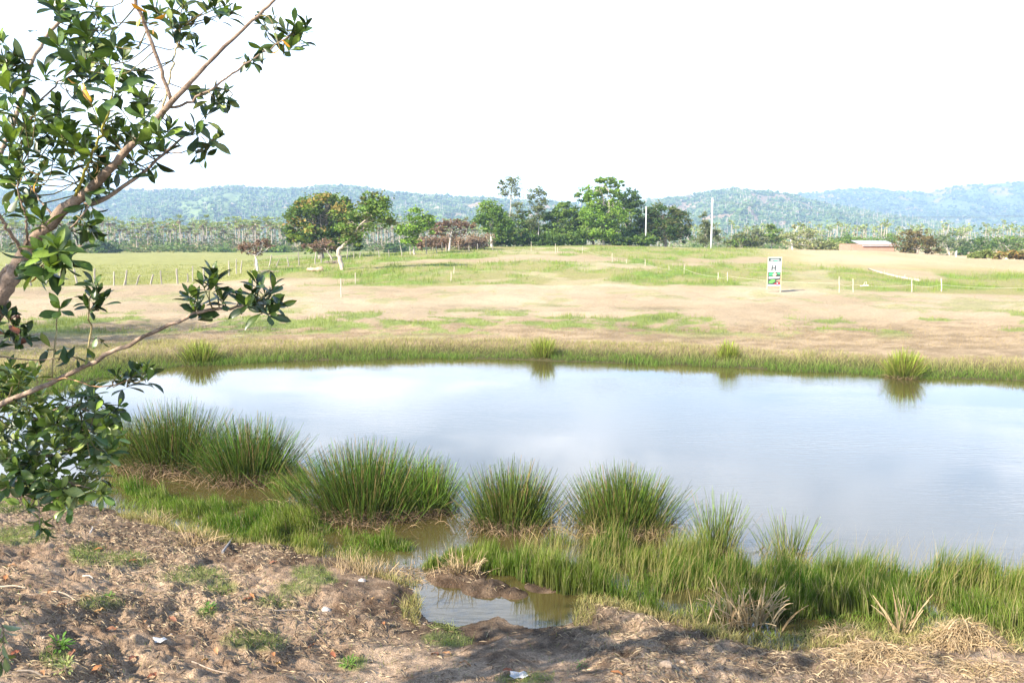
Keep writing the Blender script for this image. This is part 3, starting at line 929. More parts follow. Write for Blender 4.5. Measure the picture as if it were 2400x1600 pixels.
RIGHT = [
    ('leafy_tree', 'bushy olive tree behind the crest right of the tall white pole', (1740, 592), 215, [(1740, 560, 26, 16), (1720, 570, 26, 14), (1762, 568, 22, 14)], OLIVE + GREEN_M[:1], 0.2, (0.4, 0.35, 0.3)),
    ('leafy_tree', 'grey green tree with thin stems left of the tiered tree', (1770, 594), 222, [(1768, 545, 16, 14), (1775, 562, 26, 14), (1760, 572, 24, 12)], [(0.13, 0.15, 0.07), (0.17, 0.18, 0.09)], 0.18, (0.5, 0.45, 0.4)),
    ('tiered_tree', 'tiered green tree rising above the bushes behind the sign', (1808, 596), 225, [(1805, 530, 14, 7), (1812, 540, 18, 8), (1800, 555, 24, 9), (1820, 562, 22, 12)], GREEN_M + OLIVE[:1], 0.2, (0.4, 0.36, 0.3)),
    ('pale_tree', 'pale straggling tree with bare white limbs on the crest behind the sign', (1857, 590), 200, [(1850, 552, 22, 12), (1890, 545, 26, 16), (1905, 560, 24, 14), (1870, 530, 20, 8), (1860, 570, 24, 12), (1885, 575, 30, 12)], PALE, 0.22, (0.66, 0.62, 0.54)),
    ('pale_tree', 'low pale bush with fallen white limbs left of the brick building', (1945, 596), 200, [(1945, 578, 34, 12), (1920, 584, 22, 8), (1968, 580, 20, 10)], PALE[:2] + OLIVE[:1], 0.16, (0.62, 0.57, 0.5)),
    ('leafy_tree', 'low green tree rising behind the left end of the brick building', (1975, 594), 260, [(1975, 562, 30, 14), (2000, 566, 20, 12)], GREEN_M, 0.2, (0.4, 0.35, 0.3)),
    ('leafy_tree', 'green tree behind the metal roof of the brick building', (2060, 596), 260, [(2050, 563, 40, 10), (2090, 560, 26, 14), (2020, 566, 20, 9)], GREEN_M, 0.2, (0.4, 0.35, 0.3)),
    ('spreading_tree', 'dark bronze layered tree touching the right end of the brick building', (2150, 597), 165, [(2150, 548, 36, 9), (2140, 560, 46, 10), (2165, 572, 46, 10), (2120, 578, 34, 10), (2180, 588, 26, 8), (2135, 590, 40, 8)], [(0.13, 0.105, 0.045), (0.16, 0.125, 0.055), (0.11, 0.10, 0.04)], 0.22, (0.42, 0.36, 0.3)),
    ('spreading_tree', 'flat topped grey green tree beyond the dark bronze tree', (2225, 604), 240, [(2225, 552, 34, 9), (2210, 565, 26, 12), (2245, 570, 26, 12), (2225, 585, 34, 12)], [(0.10, 0.135, 0.055), (0.13, 0.16, 0.07)], 0.2, (0.58, 0.54, 0.47)),
    ('leafy_tree', 'dark green tree with two white stems between the flat topped trees', (2295, 606), 235, [(2295, 565, 24, 10), (2278, 580, 22, 14), (2310, 580, 24, 14), (2262, 590, 22, 12)], GREEN_D + GREEN_M[:1], 0.18, (0.6, 0.56, 0.5)),
    ('spreading_tree', 'wide flat topped green tree near the orange bush on the right', (2367, 606), 235, [(2365, 558, 30, 8), (2350, 568, 26, 10), (2385, 572, 24, 12), (2365, 588, 30, 12)], GREEN_M + OLIVE[:1], 0.2, (0.55, 0.5, 0.42)),
    ('leafy_tree', 'green tree beyond the crest at the right end of the treeline', (2440, 606), 235, [(2430, 565, 30, 12), (2450, 580, 30, 14)], GREEN_M, 0.2, (0.5, 0.45, 0.4)),
    ('orange_bush', 'rusty orange bush spreading along the crest at far right', (2365, 612), 140, [(2365, 596, 30, 9), (2395, 600, 26, 8), (2335, 600, 16, 7)], [(0.25, 0.155, 0.05), (0.20, 0.15, 0.05), (0.17, 0.16, 0.05)], 0.08, (0.3, 0.22, 0.15)),
    ('green_bush', 'yellow green bush left of the rusty orange bush', (2310, 606), 142, [(2310, 596, 24, 8), (2285, 600, 20, 6)], [(0.17, 0.20, 0.05), (0.13, 0.16, 0.045)], 0.06, (0.3, 0.25, 0.2)),
]
for i, (nm, lab, base, d, lobes, pal, tr, tcol) in enumerate(RIGHT):
    cx = base[0]
    top = min(l[1] for l in lobes)
    tree(nm, lab, base, d, lobes, pal, [(cx, base[1] - 10), (cx + random.uniform(-6, 6), (top + base[1]) / 2)], leaf=0.34, nclump=75, nleaf=30, tr=tr, tcol=tcol,
         seed=90 + i, hollow=0.2, clump=0.2, twigs=0.8 if 'pale' in nm else 0.5, cat='bush' if 'bush' in nm else 'tree')


# ------------------------------------------------------------------ palm grove in the valley
def palm_meshes(seed):
    r = np.random.default_rng(seed)
    t, s, c = Geo(), Geo(), Geo()
    h = 12.0
    lean = r.normal(size=2) * 0.35
    P = np.array([(lean[0] * (z / h) ** 1.5, lean[1] * (z / h) ** 1.5, z) for z in np.linspace(-0.6, h, 6)])
    t.add(*tube(P, np.array((0.24, 0.18, 0.16, 0.15, 0.15, 0.17)), 6), np.array((0.32, 0.275, 0.225)))
    top = P[-1]

    def fan(dirv, L, w, col, g, droop):
        side = np.cross(dirv, (0, 0, 1.0))
        side /= np.linalg.norm(side) + 1e-6
        hub = top + dirv * L * 0.45
        for a in np.linspace(-1.1, 1.1, 5):
            q = dirv * math.cos(a) + side * math.sin(a)
            tip = hub + q * L * 0.6 - np.array((0, 0, droop * L * abs(math.cos(a))))
            n = np.cross(q, (0, 0, 1.0)) * w
            g.add(np.array((hub - n * 0.3, hub + n * 0.3, (hub + tip) / 2 + n, tip, (hub + tip) / 2 - n)), np.array(((0, 1, 2), (0, 2, 4), (4, 2, 3))), col)
    for i in range(17):
        a = r.uniform(0, 6.28)
        e = r.uniform(-0.35, 1.3)
        dv = np.array((math.cos(a) * math.cos(e), math.sin(a) * math.cos(e), math.sin(e)))
        fan(dv, r.uniform(2.1, 3.0), 0.24, np.array((0.215, 0.255, 0.070)) * r.uniform(0.7, 1.35), c, 0.12)
    for i in range(11):
        a = r.uniform(0, 6.28)
        e = r.uniform(-1.4, -0.75)
        dv = np.array((math.cos(a) * math.cos(e), math.sin(a) * math.cos(e), math.sin(e)))
        fan(dv, r.uniform(1.4, 2.2), 0.14, np.array((0.26, 0.19, 0.125)) * r.uniform(0.7, 1.2), s, 0.15)
    return t.mesh('palm_trunk', M_TRUNK, smooth=True), s.mesh('palm_dead_fronds', M_FOLIAGE), c.mesh('palm_fronds', M_FOLIAGE)


PALMS = [palm_meshes(300 + i) for i in range(7)]
pr = np.random.default_rng(77)
n_palm = 0
spots = []
for row, (dist, cnt) in enumerate(((318, 40), (342, 62), (368, 80), (398, 96))):
    for k in range(cnt):
        px = -60 + (1120 + 60) * (k + pr.uniform(0.05, 0.95)) / cnt
        if row == 0 and pr.random() < 0.35:
            continue
        spots.append((px, dist * pr.uniform(0.97, 1.03)))
for px, dist in spots:
    if n_palm >= 262:
        break
    X = (px - 1200) / FPX * dist
    z = gz(X, dist)
    vt, vs, vc = PALMS[int(pr.integers(0, 7))]
    o = empty('fan_palm', 'slender grey trunked fan palm in the dense grove beyond the pasture', 'palm tree', (X, dist, z), 'fan palms of the valley grove')
    hs = pr.uniform(0.58, 1.12) * (0.85 if dist < 330 else 1.0)
    o.scale = (1.0, 1.0, hs)
    ws = pr.uniform(1.05, 1.4)
    o.scale = (ws, ws, hs)
    o.rotation_euler = (0, 0, pr.uniform(0, 6.28))
    link('trunk', vt, o)
    link('dead_fronds', vs, o)
    link('crown', vc, o)
    n_palm += 1
# far rows of the grove and the undergrowth between the trunks
r = np.random.default_rng(78)
g = Geo()
for k in range(640):
    px = r.uniform(-250, 2600)
    dist = r.uniform(425, 560) if px < 1250 else r.uniform(430, 620)
    X = (px - 1200) / FPX * dist
    z = gz(X, dist)
    h = r.uniform(8, 13.5)
    g.add(*tube(np.array(((X, dist, z), (X + r.normal() * 0.3, dist, z + h))), np.array((0.3, 0.24)), 4, False), np.array((0.36, 0.32, 0.27)))
    Q = np.array((X, dist, z + h)) + r.normal(size=(16, 3)) * np.array((1.1, 1.1, 0.8))
    g.add(*leaf_cards(Q, 1.1, np.array((0.19, 0.225, 0.07)) * r.uniform(0.7, 1.3, (16, 1)), r))
o = link('palm_forest', g.mesh('palm_forest', M_FOLIAGE))
o['kind'] = 'stuff'
g = Geo()
for k in range(1500):
    px = r.uniform(-250, 2650)
    dist = r.uniform(300, 420) if px < 1150 else r.uniform(300, 560)
    if 1150 < px < 1600 and r.random() < 0.6:
        continue
    X = (px - 1200) / FPX * dist
    z = gz(X, dist)
    hh = r.uniform(1.2, 3.4) + (6.5 * r.random() if dist > 330 else 0)
    m = 26
    Q = np.array((X, dist, z + hh * 0.5)) + r.normal(size=(m, 3)) * np.array((1.6, 1.6, hh * 0.33))
    pc = np.array(((0.075, 0.115, 0.032), (0.095, 0.145, 0.040), (0.125, 0.155, 0.055), (0.17, 0.15, 0.09))[int(r.integers(0, 4))])
    g.add(*leaf_cards(Q, 0.85, pc[None] * r.uniform(0.7, 1.35, (m, 1)), r))
o = link('undergrowth', g.mesh('undergrowth', M_FOLIAGE))
o['kind'] = 'stuff'
for i, (cx, cy, rx, ry, dd, pal, lab) in enumerate([
        (55, 596, 60, 20, 290, GREEN_D, 'dark bush at the pasture edge seen under the thick branch'),
        (180, 598, 34, 18, 285, DRY[:1] + OLIVE, 'grey olive bush left of the big young palm'),
        (255, 588, 34, 26, 280, GREEN_D, 'big dark young fan palm clump at the edge of the pasture'),
        (350, 600, 36, 14, 290, OLIVE, 'grey green bush right of the dark young palm clump'),
        (440, 602, 50, 12, 290, OLIVE + GREEN_D[:1], 'low bushy thicket along the middle of the grove edge'),
        (530, 598, 40, 14, 295, GREEN_D + GREEN_M[:1], 'dark bush at the grove edge left of the umbrella shaped tree'),
        (650, 592, 34, 14, 290, GREEN_M, 'green bush between the umbrella shaped tree and the domed tree'),
        (925, 582, 26, 14, 290, GREEN_D, 'dark bush between the leaning tree and the small bright tree')]):
    tree('grove_bush', lab, (cx, cy + ry), dd, [(cx, cy, rx, ry), (cx - rx * .5, cy + 4, rx * .5, ry * .7), (cx + rx * .5, cy + 4, rx * .5, ry * .7)], pal, [(cx, cy + 3), (cx, cy)],
         leaf=0.7, nclump=60, nleaf=26, tr=0.12, seed=140 + i, cat='bush')


# ------------------------------------------------------------------ fences, stakes, poles, sign, logs, building
def post_geo(base, top, rad, r, sides=6):
    P = np.array([base + (top - base) * t for t in (-0.12, 0, 0.35, 0.7, 1.0)])
    P[2:4] += r.normal(size=(2, 3)) * rad * 0.35
    return tube(P, rad * np.array((1.1, 1.05, 1.0, 0.95, 0.85)), sides)


fr = np.random.default_rng(5)
LEFTF = [  # (x_top, y_top, x_base, y_base)
    (-60, 620, -58, 664), (15, 618, 15, 662), (70, 622, 72, 664), (142, 640, 142, 668), (174, 630, 182, 669), (222, 629, 222, 668), (267, 636, 267, 671), (297, 633, 291, 669), (295, 653, 295, 671), (328, 644, 319, 669),
    (359, 643, 353, 668), (376, 634, 379, 666), (414, 629, 416, 663), (439, 641, 439, 662), (451, 624, 452, 658), (478, 625, 479, 655), (508, 622, 508, 652), (536, 611, 537, 646), (554, 607, 554, 641),
    (567, 611, 564, 640), (596, 608, 598, 636), (636, 597, 628, 632), (655, 606, 645, 630), (673, 602, 676, 627), (699, 591, 701, 622), (740, 591, 739, 620), (753, 595, 753, 618), (814, 584, 813, 612), (829, 590, 829, 612),
    (844, 589, 844, 609), (887, 587, 889, 606), (911, 586, 913, 605), (938, 575, 942, 600), (961, 577, 962, 601), (998, 563, 999, 597), (1022, 570, 1023, 592), (1036, 568, 1036, 596), (1047, 575, 1047, 591), (1074, 574, 1076, 589),
    (1099, 576, 1100, 588), (1119, 570, 1119, 587), (1154, 568, 1155, 582)]
b0 = on_ground(15, 662)
fence = empty('wire_fence', 'long wire fence of crooked grey posts running from the left edge to the tree cluster', 'fence', b0)
tops = []
for k, (xt, yt, xb, yb) in enumerate(LEFTF):
    d = float(np.interp(xb, [-60, 267, 416, 565, 629, 740, 913, 999, 1155], [70, 74, 79, 91, 96, 104, 122, 131, 142]))
    b = at(xb, yb, d)
    t = at(xt, yt, d)
    b[2] = min(b[2], gz(b[0], d))
    g = Geo().add(*post_geo(b, t, fr.uniform(0.055, 0.085) * (1.15 if k < 17 else 1.0), fr), np.array((0.33, 0.29, 0.24)) * fr.uniform(0.75, 1.15))
    po = link('post', g.mesh('post', M_WOOD, b), fence, b - b0)
    tops.append((b, t))
for frac in (0.55, 0.85):
    g = Geo()
    pts = np.array([b + (t - b) * frac for b, t in tops])
    pts = pts[np.argsort(pts[:, 1] + pts[:, 0] * 0.2)]
    g.add(*tube(pts, 0.007, 3, False), np.array((0.22, 0.2, 0.18)))
    link('wire', g.mesh('wire', M_WIRE, b0), fence)

ROPEF = [(1245, 566, 1245, 590), (1302, 571, 1302, 593), (1307, 579, 1307, 593), (1365, 576, 1365, 596), (1435, 593, 1435, 618), (1468, 607, 1468, 627), (1512, 607, 1512, 628), (1568, 623, 1568, 642),
         (1604, 618, 1604, 647), (1683, 638, 1683, 663), (1705, 638, 1705, 659), (1967, 648, 1967, 682), (1999, 653, 2000, 684), (2137, 653, 2137, 686), (2206, 652, 2206, 688), (2440, 655, 2440, 696)]
b0 = on_ground(1604, 646)
rope = empty('rope_fence', 'line of pale stakes joined by a white rope across the green slope', 'fence', b0)
rp = []
for xt, yt, xb, yb in ROPEF:
    d = float(np.interp(xb, [1245, 1307, 1365, 1435, 1512, 1604, 1705, 1830, 2000, 2206, 2440], [135, 131, 126, 104, 96, 82, 74, 64, 63, 62, 61]))
    b = at(xb, yb, d)
    t = at(xt, yt, d)
    b[2] = min(b[2], gz(b[0], d))
    g = Geo().add(*post_geo(b, t, 0.042, fr), np.array((0.46, 0.40, 0.31)) * fr.uniform(0.85, 1.1))
    link('post', g.mesh('post', M_WOOD, b), rope, b - b0)
    rp.append(b + (t - b) * 0.58)
pts = []
for a, b in zip(rp[:-1], rp[1:]):
    for t in np.linspace(0, 1, 6, endpoint=False):
        q = a + (b - a) * t
        pts.append(q - np.array((0, 0, 0.16 * 4 * t * (1 - t))))
pts.append(rp[-1])
link('rope', Geo().add(*tube(np.array(pts), 0.008, 4, False), np.array((0.52, 0.47, 0.36))).mesh('rope', M_WIRE, b0), rope)
for (xt, yt, xb, yb, lab) in ((799, 653, 800, 697, 'lone pale stake standing on the bare soil in front of the leaning tree'),
                              (833, 639, 833, 666, 'pale stake in the grass just right of the leaning tree'),
                              (1057, 637, 1057, 659, 'pale stake at the lower edge of the green slope, front one of a pair'),
                              (1064, 624, 1064, 642, 'pale stake in the green slope, rear one of a pair')):
    b = on_ground(xb, yb)
    t = at(xt, yt, b[1])
    g = Geo().add(*post_geo(b, t, 0.045, fr), np.array((0.46, 0.40, 0.31)))
    tag(link('stake', g.mesh('stake', M_WOOD, b), None, b), lab, 'stake', 'single stakes in the field')

# utility poles
for (x, yt, yb, d, rad, lab, band) in ((1668, 463, 584, 143, 0.155, 'tall white utility pole standing alone on the crest', False),
                                       (1514, 484, 573, 163, 0.135, 'shorter white utility pole with orange band in front of the round tree', True)):
    b = at(x - (1.5 if not band else 1), yb, d)
    b[2] = gz(b[0], d)
    t = at(x, yt, d)
    po = empty('utility_pole', lab, 'pole', b, 'white utility poles')
    t2 = np.array((b[0], b[1], t[2]))
    g = Geo().add(*tube(np.array([b + (t2 - b) * f for f in (-0.04, 0.3, 0.7, 1.0)]), rad * np.array((1.1, 1.0, 0.85, 0.75)), 10), np.array((0.52, 0.51, 0.49)))
    link('shaft', g.mesh('shaft', M_CONC, b, True), po)
    if band:
        q0, q1 = b + (t2 - b) * 0.10, b + (t2 - b) * 0.135
        link('band', Geo().add(*tube(np.array((q0, q1)), rad * 1.13, 10), np.array((0.65, 0.30, 0.05))).mesh('band', M_CONC, b), po)
    else:
        g = Geo().add(*box(-0.28, 0.28, -0.05, 0.05, -0.05, 0.05), np.array((0.5, 0.5, 0.48)))
        link('cross_arm', g.mesh('cross_arm', M_CONC), po, Vector(t2 - b) - Vector((0, 0, 0.5)))
a, c, e = at(1668, 470, 143), at(2100, 507, 135), at(2700, 497, 128)
for dx, nm in ((0.0, 'upper faint power cable from the tall white pole towards the right edge'), (-0.7, 'lower faint power cable running under its twin towards the right edge')):
    P = spline([a + np.array((0, 0, dx * 0.3)), c + np.array((0, 0, dx * 0.3)), e + np.array((0, 0, dx * 0.3))], 24)
    g = Geo().add(*tube(P, 0.014, 4, False), np.array((0.12, 0.12, 0.13)))
    tag(link('power_cable', g.mesh('power_cable', M_WIRE, P[0]), None, P[0]), nm, 'cable', 'power cables')
# small white frame post and short white post on the right crest
b = on_ground(2241, 602)
b[2] = gz(b[0], b[1])
k = b[1] / FPX
root = empty('marker_post', 'small white post with two side pegs on the right crest', 'post', b)
link('post', Geo().add(*box(-1.0 * k, 1.0 * k, -0.06, 0.06, -0.1, 14 * k), np.array((0.8, 0.8, 0.78))).mesh('post', M_CONC), root)
for zz in (5, 9):
    link('peg', Geo().add(*box(-4 * k, -1.0 * k, -0.04, 0.04, zz * k, (zz + 1) * k), np.array((0.78, 0.78, 0.76))).mesh('peg', M_CONC), root)
b = on_ground(2358, 606)
tag(link('short_post', Geo().add(*box(-1.2 * b[1] / FPX, 1.2 * b[1] / FPX, -0.08, 0.08, -0.1, 6 * b[1] / FPX), np.array((0.8, 0.8, 0.78))).mesh('short_post', M_CONC), None, b),
    'short white block post beside the rusty orange bush', 'post')

# sign board
D = 63.0
sb = at(1813, 683, D)
sb[2] = gz(sb[0], D)
k = D / FPX
sign = empty('sign_board', 'upright printed sign board on two wooden legs showing a dark letter H', 'sign', sb)
z0 = (683 - 670) * k + (at(1813, 683, D)[2] - sb[2])
H, W = 66 * k, 29.5 * k


def sbox(name, x0, x1, zz0, zz1, col, y=-0.03, dep=0.012, mat=M_PRINT, par=None):
    g = Geo().add(*box(-W / 2 + x0 * W, -W / 2 + x1 * W, y - dep, y, z0 + zz0 * H, z0 + zz1 * H), np.array(col))
    return link(name, g.mesh(name, mat), par or sign)


def spoly(name, pts, col, y, par):
    """flat printed shape on the board face, board coordinates 0..1"""
    P = np.array([(-W / 2 + a * W, y, z0 + b * H) for a, b in pts])
    c = P.mean(0)
    V = np.concatenate((P, c[None]))
    n = len(P)
    F = np.array([((i + 1) % n, i, n) for i in range(n)])
    return link(name, Geo().add(V, F, np.array(col)).mesh(name, M_PRINT), par)


panel = sbox('panel', 0, 1, 0, 1, (0.42, 0.43, 0.43), y=0.0, dep=0.03)
for xx in (-0.06, 1.0):
    sbox('leg', xx, xx + 0.06, -0.25 if xx > 0 else -0.12, 1.03, (0.55, 0.42, 0.28), y=0.03, dep=0.07, mat=M_WOOD)
sbox('rail', -0.06, 1.06, 1.0, 1.03, (0.55, 0.42, 0.28), y=0.03, dep=0.05, mat=M_WOOD)
yf = -0.034
spoly('header_band', [(0.02, 0.87), (0.3, 0.885), (0.5, 0.85), (0.7, 0.885), (0.98, 0.87), (0.98, 0.985), (0.02, 0.985)], (0.02, 0.045, 0.035), yf, panel)
spoly('header_title', [(0.16, 0.905), (0.84, 0.905), (0.84, 0.945), (0.16, 0.945)], (0.42, 0.43, 0.42), yf - 0.004, panel)
spoly('header_wedge', [(0.38, 0.875), (0.5, 0.855), (0.8, 0.885), (0.5, 0.895)], (0.03, 0.30, 0.20), yf - 0.008, panel)
for x0, x1, zb in ((0.03, 0.08, 0.77), (0.92, 0.97, 0.77)):
    spoly('bracket', [(x0, zb), (x1, zb), (x1, zb + 0.05), (x0, zb + 0.05)], (0.05, 0.08, 0.07), yf, panel)
spoly('subtitle_line', [(0.2, 0.785), (0.8, 0.785), (0.8, 0.80), (0.2, 0.80)], (0.45, 0.62, 0.52), yf, panel)
spoly('subtitle_line', [(0.1, 0.752), (0.92, 0.752), (0.92, 0.762), (0.1, 0.762)], (0.05, 0.08, 0.07), yf, panel)
hcol = (0.02, 0.03, 0.03)
spoly('letter_stroke', [(0.24, 0.53), (0.335, 0.53), (0.355, 0.725), (0.26, 0.725)], hcol, yf, panel)
spoly('letter_stroke', [(0.50, 0.53), (0.595, 0.53), (0.615, 0.725), (0.52, 0.725)], hcol, yf, panel)
spoly('letter_stroke', [(0.31, 0.61), (0.53, 0.61), (0.53, 0.645), (0.31, 0.645)], hcol, yf - 0.004, panel)
spoly('picture_panel', [(0.0, 0.03), (1.0, 0.03), (1.0, 0.49), (0.0, 0.49)], (0.035, 0.05, 0.035), yf, panel)
spoly('picture_green', [(0.04, 0.36), (0.4, 0.36), (0.42, 0.48), (0.1, 0.47)], (0.05, 0.30, 0.13), yf - 0.004, panel)
spoly('picture_ring', [(0.36, 0.37), (0.5, 0.345), (0.64, 0.37), (0.66, 0.43), (0.52, 0.475), (0.40, 0.43)], (0.66, 0.52, 0.33), yf - 0.006, panel)
spoly('picture_ring', [(0.42, 0.395), (0.56, 0.395), (0.55, 0.42), (0.44, 0.42)], (0.3, 0.2, 0.12), yf - 0.009, panel)
spoly('picture_green', [(0.70, 0.42), (0.96, 0.40), (0.97, 0.47), (0.72, 0.475)], (0.06, 0.30, 0.14), yf - 0.004, panel)
spoly('caption', [(0.06, 0.255), (0.9, 0.27), (0.93, 0.335), (0.06, 0.32)], (0.45, 0.45, 0.48), yf - 0.004, panel)
spoly('picture_leaf', [(0.04, 0.11), (0.35, 0.10), (0.58, 0.17), (0.55, 0.22), (0.3, 0.225), (0.1, 0.16)], (0.12, 0.40, 0.08), yf - 0.004, panel)
spoly('picture_earth', [(0.64, 0.17), (0.97, 0.14), (0.97, 0.23), (0.7, 0.2)], (0.36, 0.22, 0.14), yf - 0.004, panel)
spoly('picture_red', [(0.45, 0.065), (0.95, 0.06), (0.97, 0.145), (0.6, 0.10)], (0.45, 0.03, 0.05), yf - 0.006, panel)
spoly('picture_dot', [(0.70, 0.08), (0.80, 0.08), (0.80, 0.11), (0.70, 0.11)], (0.75, 0.6, 0.65), yf - 0.009, panel)
spoly('footer', [(0.03, 0.0), (0.97, 0.0), (0.97, 0.04), (0.8, 0.03), (0.5, 0.045), (0.05, 0.06)], (0.45, 0.50, 0.72), yf - 0.004, panel)

# brick building with sheet metal roof
D = 172.0
p0, p1 = at(1994, 572, D), at(2096, 572, D)
zb = min(gz(p0[0], D), gz(p1[0], D)) - 0.4
bl = empty('brick_building', 'low terracotta block building with grey sheet metal roof behind the crest', 'building', ((p0[0] + p1[0]) / 2, D, zb))
hw = (p1[0] - p0[0]) / 2
ht = p0[2] - zb
link('wall', Geo().add(*box(-hw, hw, 0, 6, 0, ht), np.array((0.34, 0.20, 0.145))).mesh('wall', M_WALL), bl)
xa = (2016 - 2041) * D / FPX
gr = Geo()
nrib = 26
xs = np.linspace(xa, hw + 0.9, nrib * 2 + 1)
zz = np.where(np.arange(len(xs)) % 2 == 0, 0.0, 0.05)
front = np.stack((xs, np.full(len(xs), -0.35), ht - 0.28 + zz - (xs - xa) * 0.012), 1)
back = np.stack((xs + 0.3, np.full(len(xs), 6.3), ht + 0.75 + zz - (xs - xa) * 0.012), 1)
n = len(xs)
V = np.concatenate((front, back))
F = np.array([(i, i + 1, i + 1 + n, i + n) for i in range(n - 1)])
gr.add(V, F, np.array((0.26, 0.27, 0.28)))
gr.add(V - np.array((0, 0, 0.06)), F[:, ::-1], np.array((0.45, 0.45, 0.46)))
link('roof', gr.mesh('roof', M_ROOF), bl)
link('eave', Geo().add(*box(xa, hw + 0.9, -0.40, -0.36, ht - 0.44, ht - 0.20), np.array((0.28, 0.28, 0.29))).mesh('eave', M_ROOF), bl)
for i in range(6):
    zc = ht * (i + 0.5) / 6
    link('block_course', Geo().add(*box(-hw - 0.01, hw + 0.01, -0.03, 0.0, zc - ht / 12 + 0.04, zc + ht / 12 - 0.04), np.array((0.35, 0.205, 0.148)) * random.uniform(0.92, 1.06)).mesh('block_course', M_WALL), bl)


# logs and brush
def log(pxs, rad, label, name='fallen_log', col=(0.44, 0.37, 0.29)):
    Ps = [on_ground(x, y) for x, y in pxs]
    d = np.mean([p[1] for p in Ps])
    Ps = [np.array((p[0], p[1], p[2] + rad * 0.7)) for p in Ps]
    P = spline(Ps, 12)
    rr = rad * np.linspace(0.6, 1.1, 12) * (1 + 0.12 * fr.normal(size=12))
    b = Ps[0]
    root = empty(name, label, 'log', b)
    link('stem', Geo().add(*tube(P, rr, 8), np.array(col)).mesh('stem', M_WOOD, b, True), root)
    for i in (4, 8):
        q = P[i]
        link('branch_stub', Geo().add(*tube(np.array((q, q + np.array((fr.normal() * 0.25, -0.1, 0.35)))), np.array((rad * 0.5, rad * 0.25)), 6), np.array(col) * 0.9).mesh('branch_stub', M_WOOD, b), root)


log([(2036, 633), (2070, 643), (2110, 653), (2155, 661)], 0.14, 'long pale bare log lying on the slope behind the rope stakes')
log([(720, 636), (738, 637), (756, 636)], 0.26, 'short cut log lying in the grass left of the leaning tree', col=(0.55, 0.36, 0.25))
log([(2016, 672), (2026, 671), (2036, 671)], 0.06, 'short pale stick on the soil behind the rope fence', col=(0.66, 0.6, 0.52))
for (cx, cy, w, lab) in ((628, 641, 32, 'low brush pile of dead twigs in front of the umbrella shaped tree'), (778, 618, 26, 'low brush pile of dead twigs behind the leaning tree')):
    b = on_ground(cx, cy)
    g = Geo()
    for _ in range(60):
        a = fr.uniform(0, 6.28)
        L = w * b[1] / FPX * fr.uniform(0.3, 0.7)
        p = b + np.array((fr.normal() * w * b[1] / FPX * 0.35, fr.normal() * 0.3, fr.uniform(0, 0.3)))
        q = p + np.array((math.cos(a) * L, math.sin(a) * L, fr.uniform(-0.05, 0.25)))
        g.add(*tube(np.array((p, (p + q) / 2 + fr.normal(size=3) * 0.05, q)), np.array((0.03, 0.025, 0.012)), 4, False), np.array((0.30, 0.24, 0.18)) * fr.uniform(0.7, 1.3))
    tag(link('brush_pile', g.mesh('brush_pile', M_WOOD, b), None, b), lab, 'brush pile')


# ------------------------------------------------------------------ grasses
def blades(P, H, W, lean, col, tip, r):
    n = len(P)
    th = r.uniform(0, math.pi, n)
    s = np.stack((np.cos(th), np.sin(th), 0 * th), 1) * (W / 2)[:, None]
    L = np.stack((lean[:, 0], lean[:, 1], 0 * th), 1)
    m = P + L * 0.32 + np.array((0, 0, 1)) * (H * 0.55)[:, None]
    t = P + L + np.array((0, 0, 1)) * H[:, None]
    V = np.stack((P - s, P + s, m - s * 0.8, m + s * 0.8, t), 1).reshape(-1, 3)
    k = np.arange(n)[:, None] * 5
    F = np.concatenate((k + np.array((0, 1, 3)), k + np.array((0, 3, 2)), k + np.array((2, 3, 4))))
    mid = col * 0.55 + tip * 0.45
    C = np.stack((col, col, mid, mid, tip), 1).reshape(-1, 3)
    return V, F, C


def scatter(n, x0, x1, y0, y1, r):
    return r.uniform(x0, x1, n), r.uniform(y0, y1, n)


def grass_object(name, parts, mat=M_GRASS):
    g = Geo()
    for p in parts:
        g.add(*p)
    o = link(name, g.mesh(name, mat))
    o['kind'] = 'stuff'
    return o


r = np.random.default_rng(21)
MARSH_R = [(1195, 1345), (1230, 1290), (1330, 1262), (1450, 1275), (1560, 1292), (1650, 1318), (1800, 1328), (2000, 1346), (2200, 1356), (2500, 1368), (2560, 1500),
           (2350, 1478), (2250, 1440), (2120, 1462), (2000, 1440), (1900, 1452), (1780, 1444), (1650, 1464), (1500, 1432), (1420, 1392), (1330, 1396), (1230, 1372)]
MARSH_L = [(250, 1105), (300, 1140), (420, 1168), (560, 1182), (690, 1185), (720, 1215), (780, 1240), (900, 1266), (960, 1285), (1060, 1302), (1150, 1300), (1240, 1305), (1215, 1352), (1090, 1345),
           (960, 1336), (830, 1312), (700, 1286), (560, 1270), (500, 1240), (400, 1205), (300, 1160)]
MARSH_C = [(880, 1275), (1010, 1298), (1150, 1306), (1245, 1306), (1235, 1352), (1160, 1346), (1060, 1330), (960, 1332), (900, 1318)]
MARSH_M = [(600, 1095), (700, 1085), (730, 1130), (700, 1165), (640, 1150), (600, 1125)]


def field(n, poly, xr, yr, r):
    X, Y = scatter(n, *xr, *yr, r)
    px, py = proj(X, Y, 0 * X)
    k = inpoly(px, py, poly)
    return X[k], Y[k], px[k], py[k]


